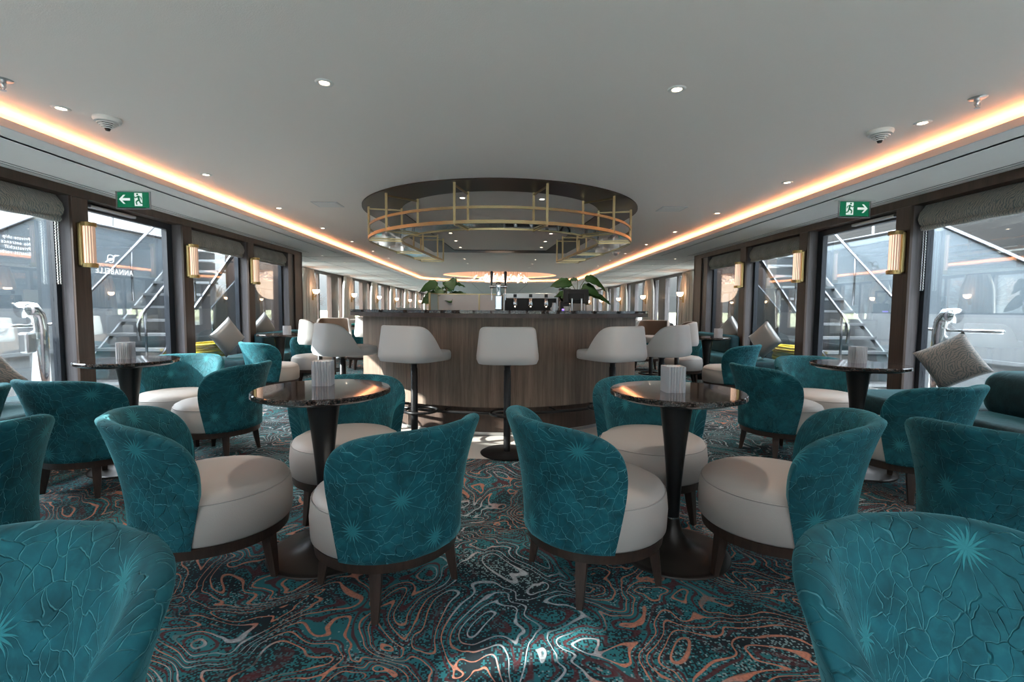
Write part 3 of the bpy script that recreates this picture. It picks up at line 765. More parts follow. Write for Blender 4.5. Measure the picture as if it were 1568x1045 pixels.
TUBS = [
    (-.473, 1.991, 138, 'teal tub chair in the foreground, back to camera, left of the centre aisle'),
    (.404, 2.044, 24, 'teal tub chair in the foreground, back to camera, right of the centre aisle'),
    (-1.24, 2.09, 34, 'teal tub chair at the left side of the near left table, seat facing right'),
    (1.20, 2.06, 146, 'teal tub chair at the right side of the near right table, seat facing left'),
    (-.88, 2.76, 283, 'teal tub chair behind the near left table, facing the camera'),
    (.87, 2.73, 262, 'teal tub chair behind the near right table, facing the camera'),
    (-2.58, 3.14, 80, 'teal tub chair with back to camera before the far left window table'),
    (-2.20, 3.80, 174, 'teal tub chair at the right side of the far left window table'),
    (-2.74, 4.14, 285, 'teal tub chair behind the far left window table'),
    (-2.19, 1.86, 155, 'teal tub chair cut by the left edge of the photo, mid height'),
    (-.87, .59, 254, 'teal tub chair cut by the lower left corner, inner back towards camera'),
    (.83, .61, 282, 'teal tub chair cut by the lower right corner, inner back towards camera'),
    (2.08, 1.86, 32, 'teal tub chair cut by the right edge, behind the lower right corner chair'),
    (2.24, 3.78, 10, 'teal tub chair at the left side of the far right window table'),
    (2.82, 4.16, 262, 'teal tub chair behind the far right window table'),
    (2.58, 3.00, 106, 'teal tub chair with back to camera before the far right window table'),
    (-2.90, 6.25, 55, 'teal tub chair near the left window posts with leather seat showing right'),
    (2.94, 6.15, 128, 'teal tub chair near the right window posts with leather seat showing left'),
    (-2.86, 7.45, 285, 'teal tub chair facing the camera left of the bar, beyond the window chair'),
    (2.84, 7.45, 255, 'teal tub chair facing the camera right of the bar, beyond the window chair'),
    (-2.62, 9.3, 300, 'distant teal tub chair seen past the left edge of the bar'),
    (2.75, 9.2, 240, 'distant teal tub chair seen past the right edge of the bar'),
    (-2.98, 2.46, 200, 'teal tub chair mostly out of frame at the far left edge'),
]
for x, y, a, lb in TUBS: place(tub, ut, (x, y, 0), rad(a), lb, TG)

# pedestal tables and candle glasses
def make_table():
    t = thing('pedestal_table', '', 'table')
    MB().lathe([(0, .750), (.296, .750), (.305, .755), (.305, .771), (.300, .776), (0, .776)], 72).build('tabletop', M['granite'], t, smooth=40)
    MB().lathe([(0, .738), (.26, .738), (.285, .750), (0, .750)], 64).build('support_plate', M['black'], t, smooth=40)
    pr = [(0, .74), (.080, .74)] + [(.029 + .051 * ((z - .17) / .57) ** 1.7, z) for z in [.74 - .57 * i / 14 for i in range(1, 15)]]
    MB().lathe(pr, 40).build('stem', M['black'], t, smooth=40)
    MB().lathe([(.0, .166), (.031, .166), (.031, .172), (.0, .172)], 32).build('collar', M['chrome'], t, smooth=40)
    MB().lathe([(0, .166), (.030, .166), (.034, .14), (.045, .10), (.068, .062), (.105, .036), (.16, .021), (.235, .012), (.256, .010), (.260, .004), (.260, 0)], 72).build('base', M['blackmetal'], t, smooth=60)
    return t
tb = make_table(); utb = []
cg = thing('candle_holder', '', 'candle holder'); ucg = []
m = MB(); n = 15
for s in range(4):
    pass
pts = []
w = .040; k = 6
for side in range(4):
    a = side * PI / 2; c, s = math.cos(a), math.sin(a)
    for i in range(k * 6):
        u = -w + 2 * w * i / (k * 6); d = w + .006 * abs(math.sin(PI * k * i / (k * 6)))
        pts.append((d * c - u * s, d * s + u * c))
m.prism(pts, 'z', .0, .118)
cgo = m.build('glass_body', M['cutglass'], cg)
MB().lathe([(0, .008), (.030, .008), (.030, .095), (0, .095)], 24).build('candle', pm('white_wax', (.75, .74, .78), .5), cg, smooth=40)
TABLES = [(-.829, 2.259, 'near left, in front of the bar'), (.822, 2.230, 'near right, in front of the bar'),
          (-2.636, 3.49, 'far left by the glass door'), (2.56, 3.38, 'far right by the glass door'),
          (-3.12, 6.95, 'at the left windows beyond the sconces'), (2.92, 6.75, 'at the right windows beyond the sconces')]
CP = [(-.865, 2.363), (.79, 2.194), (-2.70, 3.55), (2.60, 3.45), (-3.02, 6.95), (3.1, 6.8)]
for i, ((x, y, lb), (cx_, cy_)) in enumerate(zip(TABLES, CP)):
    place(tb, utb, (x, y, 0), 0, 'round dark granite pedestal table, ' + lb, 'round granite pedestal tables')
    place(cg, ucg, (cx_, cy_, .776), (.12, .02, .1, .05, 0, .2)[i], 'ribbed glass candle holder on the table ' + lb, 'ribbed glass candle holders')

# bar stools
def plan_sq(ph, e=3.2):
    c, s = abs(math.cos(ph)), abs(math.sin(ph)); return (c ** e + s ** e) ** (-1 / e)
def make_stool():
    t = thing('bar_stool', '', 'bar stool')
    MB().lathe([(0, 0), (.210, 0), (.212, .006), (.20, .012), (.035, .016), (0, .016)], 56).build('base', M['black'], t, smooth=50)
    pole_ = MB().lathe([(0, .012), (.028, .012), (.028, .66), (.024, .665), (.024, .72), (0, .72)], 28).build('pole', M['black'], t, smooth=50)
    MB().lathe([(.024, .69), (.05, .715), (.09, .722), (0, .722)], 24).build('swivel_plate', M['black'], t, smooth=50)
    MB().tube([(.085 + .135 * math.cos(i * PI / 20), .135 * math.sin(i * PI / 20), .30) for i in range(40)], .011, 10, True).tube([(0, 0, .30), (-.05, 0, .30)], .011).build('foot_ring', M['black'], pole_, smooth=180)
    # seat cushion
    pts = []
    for i in range(48):
        a = 2 * PI * i / 48; r = .222 * plan_sq(a, 4); pts.append((r * math.cos(a) * 1.08 + .045, r * math.sin(a)))
    m = MB(); n = 48; vs = []; fs = []
    for sc_, z in ((.93, .722), (.985, .728), (1, .745), (1, .775), (.985, .79), (.95, .80), (.6, .806)): vs += [((x - .045) * sc_ + .045, y * sc_, z) for x, y in pts]
    for l in range(6): fs += [(l * n + i, l * n + (i + 1) % n, (l + 1) * n + (i + 1) % n, (l + 1) * n + i) for i in range(n)]
    fs += [tuple(range(n)), tuple(range(6 * n, 7 * n))]
    m.add(vs, fs).build('seat', M['leather_grey'], t, smooth=60)
    def hf(u):
        s = u * 2 - 1; q = abs(s)
        h = 1.0 if q < .30 else max(.0, 1 - ((q - .30) / .70) ** 2.9)
        r = .04
        return s, max(h, .06)
    sh = shell(rad(112), .728, 1.012, .248, .216, .038, tuck=.022, cols=64, K=8, lip=0, power=1, hfun=hf, plan=lambda p: plan_sq(p, 3.6), rim=6)
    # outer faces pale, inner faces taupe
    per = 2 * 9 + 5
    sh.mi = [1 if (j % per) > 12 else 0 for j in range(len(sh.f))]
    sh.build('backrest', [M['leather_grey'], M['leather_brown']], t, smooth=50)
    return t
st = make_stool(); us = []
SG = 'pale leather bar stools around the bar'
STOOLS = [(.055, 3.80, 90, 'pale bar stool at the centre front of the bar'),
          (-.70, 3.93, 58, 'pale bar stool in front of the bar, left of the centre one'),
          (.945, 4.04, 122, 'pale bar stool in front of the bar, right of the centre one'),
          (-1.43, 4.42, 38, 'pale bar stool at the left end of the bar front'),
          (1.50, 4.45, 140, 'pale bar stool at the right end of the bar front'),
          (-2.16, 5.85, 20, 'pale bar stool beside the left flank of the bar, nearest the windows'),
          (2.16, 5.85, 165, 'pale bar stool beside the right flank of the bar, nearest the windows'),
          (-2.30, 6.75, -75, 'bar stool with taupe inner back behind the left flank stools'),
          (2.05, 6.5, 240, 'bar stool with taupe inner back behind the right flank stools'),
          (1.82, 7.3, 200, 'farther bar stool with taupe inner back just right of the bar'),
          (-1.95, 7.4, 10, 'farther pale bar stool just left of the bar'),
          ]
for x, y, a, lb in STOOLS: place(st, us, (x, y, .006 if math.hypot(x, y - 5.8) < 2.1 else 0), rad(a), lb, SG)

# ------------------------------------------------------------------ the bar
BC = 5.8
def barpath(R, xe=None, ye=8.6, k=64):
    pts = [(-R * .9, ye)]
    for i in range(k + 1):
        a = rad(176) + rad(188) * i / k; pts.append((R * math.cos(a), BC + R * math.sin(a)))
    pts.append((R * .9, ye)); return pts
t = thing('bar_counter', 'large curved bar with fumed oak front and dark granite counter', 'bar', (0, BC, 0))
TB = Matrix.Translation((0, -BC, 0))
def sec(path, a, b2, z0, z1, nm, mat, **k):
    m = MB().sweep(path, [(a, z0), (b2, z0), (b2, z1), (a, z1)]); m.xf(TB); return m.build(nm, mat, t, **k)
P = barpath(1.57)
sec(P, 0, .06, .28, 1.075, 'oak_front', M['baroak'], smooth=30)
sec(P, .10, .14, .006, .29, 'kick_plate', M['kick'], smooth=30)
sec(P, .09, .11, .006, .035, 'kick_trim', M['steel'], smooth=30)
sec(barpath(1.70), 0, .62, 1.074, 1.112, 'fascia', M['kick'], smooth=30)
sec(barpath(1.706), 0, .64, 1.112, 1.138, 'granite_top', M['barstone'], smooth=30)
m = MB().tube([(x, y - BC, .25) for x, y in barpath(1.66)], .014, 10)
for i in range(-5, 6):
    a = rad(-90 + i * 18); m.tube([(1.66 * math.cos(a), 1.66 * math.sin(a), .25), (1.48 * math.cos(a), 1.48 * math.sin(a), .25)], .008, 8)
m.build('foot_rail', M['black'], t, smooth=180)
m = MB().box(-1.0, 1.0, -.3, -.25, .0, 1.05)
t2 = thing('bar_island', 'dark service island inside the bar ring', 'counter', (0, 6.45, 0))
MB().box(-1.15, 1.15, -.42, .42, 0, 1.09).build('cabinet', M['walnut'], t2, bevel=.004)
MB().box(-1.17, 1.17, -.44, .44, 1.09, 1.118).build('worktop', M['granite'], t2, bevel=.004)
t2 = thing('back_counter', 'dark counter closing the rear of the bar', 'counter', (0, 8.95, 0))
MB().box(-1.42, 1.42, -.3, .35, 0, .97).build('cabinet', M['walnut'], t2, bevel=.004)
MB().box(-1.44, 1.44, -.32, .37, .97, 1.0).build('worktop', M['granite'], t2, bevel=.004)

# beer tap
t = thing('beer_tap', 'chrome beer tower with two black tap handles on the bar top', 'beer tap', (-.02, 4.85, 1.138))
MB().box(-.035, .035, -.03, .03, 0, .15).build('column', M['chrome'], t, bevel=.01)
MB().lathe([(.0, .12), (.022, .12), (.024, .22), (.03, .245), (.026, .27), (0, .28)], 24).build('tower_head', M['chrome'], t, smooth=60)
MB().tube([(-.072, 0, .235), (.072, 0, .235)], .012, 12).build('crossbar', M['chrome'], t, smooth=60)
for s in (-1, 1):
    tb_ = MB().sphere((s * .068, -.01, .235), .021, 10).build('tap_body', M['chrome'], t, smooth=180)
    MB().lathe([(0, .25), (.008, .25), (.013, .33), (.015, .375), (.010, .385), (0, .385)], 16, (s * .068, -.015, 0)).build('tap_handle', M['blackgloss'], tb_, smooth=60)
    MB().tube([(s * .068, -.02, .225), (s * .068, -.03, .17), (s * .068, -.03, .10)], .005, 8).build('spout', M['chrome'], tb_, smooth=60)

# espresso machine
t = thing('espresso_machine', 'three-group black and chrome espresso machine on the rear bar counter', 'espresso machine', (.55, 8.9, 1.0))
MB().box(-.46, .46, -.10, .22, .02, .40).build('body', M['blackgloss'], t, bevel=.01)
MB().box(-.48, .48, -.16, .22, .34, .44).build('top_housing', M['steel'], t, bevel=.01)
MB().box(-.47, .47, -.24, -.1, .0, .035).build('drip_tray', M['steel'], t, bevel=.005)
for s in (-1, 1): MB().box(s * .475 - .015, s * .475 + .015, -.2, .22, 0, .44).build('side_panel', M['steel'], t, bevel=.01)
for x in (-.28, 0, .28):
    bg_ = MB().lathe([(0, .21), (.04, .21), (.045, .26), (.03, .34), (0, .34)], 20, (x, -.17, 0)).build('brew_group', M['chrome'], t, smooth=50)
    o = MB().tube([(x, -.19, .235), (x - .02, -.30, .21)], .014, 10).tube([(x, -.17, .20), (x, -.18, .16)], .012, 8).build('portafilter', M['black'], bg_, smooth=60)
    MB().box(x - .03, x + .03, -.165, -.155, .36, .42).build('lever', M['blackgloss'], t)
    MB().sphere((x, -.175, .195), .010, 6).build('work_light', M['lamp'], bg_)
MB().lathe([(0, 0), (.03, 0), (.03, .01), (0, .01)], 20).xf(Matrix.Translation((.39, -.105, .16)) @ Matrix.Rotation(PI / 2, 4, 'X')).build('gauge', M['white'], t)
t = thing('coffee_grinder', 'dark coffee grinder with clear bean hopper right of the espresso machine', 'coffee grinder', (1.17, 8.85, 1.0))
MB().box(-.08, .08, -.1, .1, 0, .3).build('body', M['blackgloss'], t, bevel=.015)
MB().lathe([(.05, .3), (.10, .36), (.10, .5), (.10, .36)], 24).build('hopper', M['clear'], t, smooth=40)
MB().lathe([(0, .5), (.105, .5), (.10, .53), (0, .53)], 24).build('lid', M['blackgloss'], t, smooth=40)
MB().box(-.05, .05, -.112, -.1, .1, .16).build('display', emit('violet_display', (.25, .15, .9), 1.2), t)

# till monitor seen from behind
t = thing('till_monitor', 'black touch-screen till seen from behind on its stand on the bar', 'till', (.96, 6.12, 1.118))
MB().box(-.16, .16, -.012, .02, .11, .29, Matrix.Rotation(rad(-8), 4, 'X')).build('screen_housing', M['blackgloss'], t, bevel=.008)
MB().box(-.10, .10, -.03, -.012, .14, .24, Matrix.Rotation(rad(-8), 4, 'X')).build('rear_cover', M['black'], t, bevel=.008)
for s in (-1, 1): MB().box(s * .06 - .008, s * .06 + .008, -.05, -.02, 0, .17).build('stand_leg', M['steel'], t, bevel=.003)
MB().box(-.1, .1, -.09, .06, 0, .012).build('stand_base', M['steel'], t, bevel=.003)
t = thing('cup', 'white cup beside the till monitor', 'cup', (.82, 5.98, 1.118))
MB().lathe([(0, .0), (.025, 0), (.04, .07), (.036, .07), (.022, .006), (0, .006)], 20).build('body', M['white'], t, smooth=60)
t = thing('card_terminal', 'small white payment terminal right of the till', 'terminal', (1.1, 5.98, 1.118))
MB().box(-.035, .035, -.02, .02, 0, .09).build('body', M['white'], t, bevel=.006)
t = thing('milk_jug', 'steel jug between espresso machine and till', 'jug', (.68, 6.1, 1.118))
MB().lathe([(0, 0), (.03, 0), (.034, .05), (.024, .10), (.027, .115), (.022, .10), (0, .01)], 20).build('body', M['steel'], t, smooth=60)
MB().tube([(.03, 0, .03), (.055, 0, .06), (.024, 0, .1)], .004, 6).build('handle', M['steel'], t, smooth=60)
m = MB().box(-.12, .12, -.08, .08, 0, .012, Matrix.Rotation(.3, 4, 'Z')); m.box(-.11, .11, -.08, .07, .012, .02, Matrix.Rotation(.55, 4, 'Z'))
o = m.build('menu_booklet', M['paper'], loc=(-1.0, 5.3, 1.138)); tag(o, 'menu booklets lying on the left of the bar top', 'menu')

# frosted screens
def screen(a, b2, h, label, mat, posts_=()):
    d = Vector((b2[0] - a[0], b2[1] - a[1], 0)); L_ = d.length; t = thing('glass_screen', label, 'screen', (a[0], a[1], 1.118), math.atan2(d.y, d.x), 'frosted screens on the bar')
    MB().box(.01, L_ - .01, -.006, .006, .01, h - .01).build('frosted_pane', mat, t)
    MB().box(0, L_, -.009, .009, h - .012, h).build('top_rail', M['brass_dull'], t)
    for x in [0, L_] + list(posts_): MB().box(x - .008, x + .008, -.012, .012, 0, h).build('post', M['brass_dull'], t)
screen((-.86, 5.95), (-.80, 6.24), .225, 'short blue-grey frosted screen at the left of the bar planter', M['screenblue'])
screen((-.80, 6.24), (-.05, 6.24), .225, 'long reeded frosted glass screen with brass posts on the bar', M['screen'], (.53,))

# plants
def leaf(m, base, d, up_, ln, w, droop):
    d = Vector(d).normalized(); side = d.cross(Vector(up_)).normalized(); upv = side.cross(d)
    n = 10; vs = []; base = Vector(base)
    for i in range(n + 1):
        t_ = i / n; p = base + d * ln * t_ - Vector((0, 0, 1)) * droop * ln * t_ * t_
        ww = w * (math.sin(PI * min(1, t_ * .92 + .08)) ** .7) * (1 - .35 * t_) + .001
        wob = .012 * math.sin(i * 2.3)
        vs += [p - side * ww + upv * (.22 * ww + wob), p - side * ww * .5 + upv * .06 * ww, p, p + side * ww * .5 + upv * .06 * ww, p + side * ww + upv * (.22 * ww - wob)]
    m.add(vs, [(i * 5 + k, i * 5 + k + 1, (i + 1) * 5 + k + 1, (i + 1) * 5 + k) for i in range(n) for k in range(4)])
def plant(x, y, z, label, leaves, seed):
    random.seed(seed)
    t = thing('potted_plant', label, 'plant', (x, y, z))
    MB().lathe([(0, 0), (.08, 0), (.10, .15), (.10, .17), (.088, .17), (.085, .15), (0, .15)], 28).build('pot', M['pot'], t, smooth=50)
    m = MB(); s = MB()
    for (tip, ln, w, dirx, diry, dz, droop) in leaves:
        tip = Vector(tip); mid = Vector((tip.x * .4, tip.y * .4, .12 + (tip.z - .12) * .7))
        s.tube([(0, 0, .12), mid, tip], .0045, 6)
        leaf(m, tip, (dirx, diry, dz), (0, -.8, .55), ln, w * 1.15, droop)
    o = m.build('foliage', M['leaf'], t, smooth=180); sd = o.modifiers.new('s', 'SOLIDIFY'); sd.thickness = .002
    s.build('stems', pm('leaf_stem', (.16, .13, .05), .6), t, smooth=180)
LV = [((-.10, 0, .33), .24, .09, -1, -.2, .15, .5), ((.04, -.02, .40), .20, .10, .35, -.75, -.25, .4), ((.10, 0, .24), .28, .035, 1, -.1, .0, .35), ((-.08, -.05, .20), .24, .10, -.9, -.5, -.15, .3),
      ((.02, -.05, .20), .18, .09, .4, -.8, -.1, .4), ((.0, .05, .28), .22, .08, .5, .8, .1, .4), ((-.05, .04, .27), .2, .08, -.5, .8, .1, .4), ((.06, 0, .36), .20, .03, 1, .1, .1, .3), ((-.03, -.06, .28), .16, .08, -.4, -.8, -.1, .5)]
plant(-.72, 6.42, 1.118, 'broad-leaved potted plant behind the frosted screen at the left of the bar', LV, 3)
LV2 = [((-.08, -.02, .37), .30, .085, -1, -.3, .08, .22), ((.10, 0, .43), .28, .075, .85, -.2, .15, .75), ((.06, 0, .32), .24, .085, .9, -.4, -.05, .45), ((.12, -.02, .24), .32, .05, 1, -.2, -.05, .4),
       ((-.06, -.05, .22), .22, .07, -.8, -.5, .1, .3), ((.0, -.05, .26), .14, .06, .1, -.8, -.2, .4), ((.08, .05, .18), .2, .07, .6, .6, -.4, .3), ((-.05, .05, .25), .26, .07, -.9, .4, .1, .3), ((.0, 0, .42), .12, .03, -.8, .2, .2, .3)]
plant(1.02, 6.42, 1.118, 'broad-leaved potted plant behind the till at the right of the bar', LV2, 5)

# ------------------------------------------------------------------ chandelier
t = thing('chandelier', 'wide chandelier of clear glass drops in the oval recess beyond the bar', 'chandelier', (0, cy, HC + .26))
MB().lathe([(0, -.02), (1.05, -.02), (1.05, 0), (0, 0)], 40).build('canopy_plate', M['brass_dull'], t)
random.seed(4); wires = MB(); drops = MB(); 
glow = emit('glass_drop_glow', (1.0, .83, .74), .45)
for i in range(95):
    a = random.uniform(0, 2 * PI); r = 1.05 * math.sqrt(random.random()); x, y = r * math.cos(a), r * math.sin(a) * .8; z = -.26 - random.random() * .20
    wires.tube([(x, y, -.02), (x, y, z)], .0025, 4)
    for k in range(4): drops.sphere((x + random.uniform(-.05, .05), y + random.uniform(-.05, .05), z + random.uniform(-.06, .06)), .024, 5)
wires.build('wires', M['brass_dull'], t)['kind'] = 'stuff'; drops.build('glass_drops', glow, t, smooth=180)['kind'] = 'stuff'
l = bpy.data.lights.new('chandelier_light', 'POINT'); l.energy = 12; l.color = (1, .7, .5); l.shadow_soft_size = .5
q = bpy.data.objects.new('chandelier_light', l); C.objects.link(q); q.location = (0, cy, 1.95)

# ------------------------------------------------------------------ sofas, cushions
def cushion_mesh(w, h, d):
    m = MB(); n = 14; vs = []
    for side in (-1, 1):
        for i in range(n + 1):
            for j in range(n + 1):
                u, v = i / n * 2 - 1, j / n * 2 - 1
                k = (1 - u ** 4) * (1 - v ** 4); pin = 1 - .07 * (1 - abs(u) ** 3) * abs(v) ** 3 - 0; pin2 = 1 - .07 * (1 - abs(v) ** 3) * abs(u) ** 3
                vs.append((side * d * max(k, 0) ** .55, u * w / 2 * pin2, v * h / 2 * pin))
    N_ = (n + 1) ** 2
    for s in (0, 1):
        m.add([], [])
    fs = [(s * N_ + i * (n + 1) + j, s * N_ + (i + 1) * (n + 1) + j, s * N_ + (i + 1) * (n + 1) + j + 1, s * N_ + i * (n + 1) + j + 1) for s in (0, 1) for i in range(n) for j in range(n)]
    return m.add(vs, fs)
def rounded(m, x0, x1, y0, y1, z0, z1): return m.box(x0, x1, y0, y1, z0, z1)
for sgn, nm in ((-1, 'left'), (1, 'right')):
    X = lambda a, b2: sorted((sgn * a, sgn * b2))
    # bench in window beyond the door
    t = thing('window_bench', 'dark teal velvet bench under the %s window beyond the glass door' % nm, 'bench', (sgn * 3.62, 7.05, 0))
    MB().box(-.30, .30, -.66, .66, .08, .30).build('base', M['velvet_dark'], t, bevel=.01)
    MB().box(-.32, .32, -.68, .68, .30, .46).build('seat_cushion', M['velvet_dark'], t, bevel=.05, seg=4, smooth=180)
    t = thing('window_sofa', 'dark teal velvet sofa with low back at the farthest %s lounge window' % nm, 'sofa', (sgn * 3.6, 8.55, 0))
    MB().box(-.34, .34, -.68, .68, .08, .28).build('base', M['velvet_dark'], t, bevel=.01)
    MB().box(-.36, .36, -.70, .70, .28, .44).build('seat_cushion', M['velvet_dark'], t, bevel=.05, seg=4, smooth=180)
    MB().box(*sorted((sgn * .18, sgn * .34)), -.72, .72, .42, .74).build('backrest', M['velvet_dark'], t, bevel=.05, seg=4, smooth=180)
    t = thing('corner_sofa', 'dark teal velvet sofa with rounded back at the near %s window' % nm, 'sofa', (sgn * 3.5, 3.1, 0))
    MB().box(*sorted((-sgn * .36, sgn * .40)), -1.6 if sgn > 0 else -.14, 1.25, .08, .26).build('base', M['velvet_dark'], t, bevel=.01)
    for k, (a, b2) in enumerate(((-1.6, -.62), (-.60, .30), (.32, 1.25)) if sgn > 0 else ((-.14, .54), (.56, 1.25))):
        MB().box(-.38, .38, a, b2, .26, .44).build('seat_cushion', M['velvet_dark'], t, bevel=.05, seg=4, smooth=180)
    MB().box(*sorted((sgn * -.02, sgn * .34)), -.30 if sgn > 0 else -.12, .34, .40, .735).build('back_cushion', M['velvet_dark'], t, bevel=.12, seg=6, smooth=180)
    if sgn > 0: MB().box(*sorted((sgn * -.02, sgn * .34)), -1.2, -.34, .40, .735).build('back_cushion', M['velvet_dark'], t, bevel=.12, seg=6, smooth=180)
    def cush(x, y, z, w, rx, ry, rz_, lb, mat=M['cushion']):
        t = thing('scatter_cushion', lb, 'cushion', (x, y, z), 0, 'patterned scatter cushions')
        t.rotation_euler = (rx, ry, rz_)
        cushion_mesh(w, w, .075).build('cover', mat, t, smooth=180)
    cush(sgn * 3.70, 3.86 if sgn > 0 else 3.50, .74 if sgn > 0 else .66, .37, rad(-32 * sgn), 0, rad(48 * sgn), 'grey leaf-patterned cushion tilted on one corner at the near %s window' % nm)
    cush(sgn * 3.73, 6.72, .745, .40, rad(-40 * sgn), 0, rad(22 * sgn), 'grey cushion tilted on one corner on the %s bench beyond the glass door' % nm, M['satin'])
    cush(sgn * 4.02, 8.35, .80, .40, rad(-40 * sgn), 0, rad(15 * sgn), 'grey cushion behind the %s sofa back at the farthest lounge window' % nm, M['satin'])

# dining group of the aft saloon
def make_dchair():
    t = thing('dining_chair', '', 'chair')
    shell(rad(95), .44, .88, .24, .26, .04, 3.2, cols=36).build('backrest', M['leather_grey'], t, smooth=180)
    MB().lathe([(0, .40), (.23, .40), (.235, .45), (.21, .47), (0, .475)], 32).build('seat', M['leather_grey'], t, smooth=60)
    for a in (45, 135, 225, 315):
        c, s = math.cos(rad(a)), math.sin(rad(a)); MB().tube([(.19 * c, .19 * s, .41), (.23 * c, .23 * s, 0)], [.018, .011], 8).build('leg', M['legwood'], t, smooth=60)
    return t
dc = make_dchair(); ud2 = []
dt = thing('dining_table', '', 'table'); udt = []
MB().box(-.45, .45, -.45, .45, .73, .76).build('tabletop', M['granite'], dt, bevel=.005)
MB().lathe([(0, .73), (.05, .73), (.04, .1), (.25, .015), (.26, 0)], 32).build('pedestal', M['black'], dt, smooth=60)
nap = thing('folded_napkin', '', 'napkin'); un_ = []
MB().box(-.07, .07, -.05, .05, 0, .04).build('cloth', M['teal_cloth'], nap, bevel=.015)
for sgn, nm in ((-1, 'left'), (1, 'right')):
    for k, (x, y) in enumerate(((3.55, 11.2), (3.55, 13.6), (3.55, 16.2))):
        place(dt, udt, (sgn * x, y, 0), 0, 'dark square dining table in the %s aft saloon, %s from the bar' % (nm, ORD[k]), 'aft dining tables')
        for j, (dx, dy, a, w) in enumerate(((-.55, 0, 0, 'inboard'), (0, .62, -90, 'far'), (0, -.62, 90, 'near'))):
            place(dc, ud2, (sgn * (x + dx), y + dy, 0), rad(a if sgn > 0 or j else 180), 'pale leather dining chair on the %s side of the %s %s aft table' % (w, ORD[k], nm), 'pale dining chairs of the aft saloon')
        if k < 2:
            for j, dx in enumerate((-.2, .25)):
                place(nap, un_, (sgn * x + dx, y - .1, .76), .3, 'folded teal napkin on the %s %s aft table, %s one' % (ORD[k], nm, ('left', 'right')[j]), 'teal napkins')

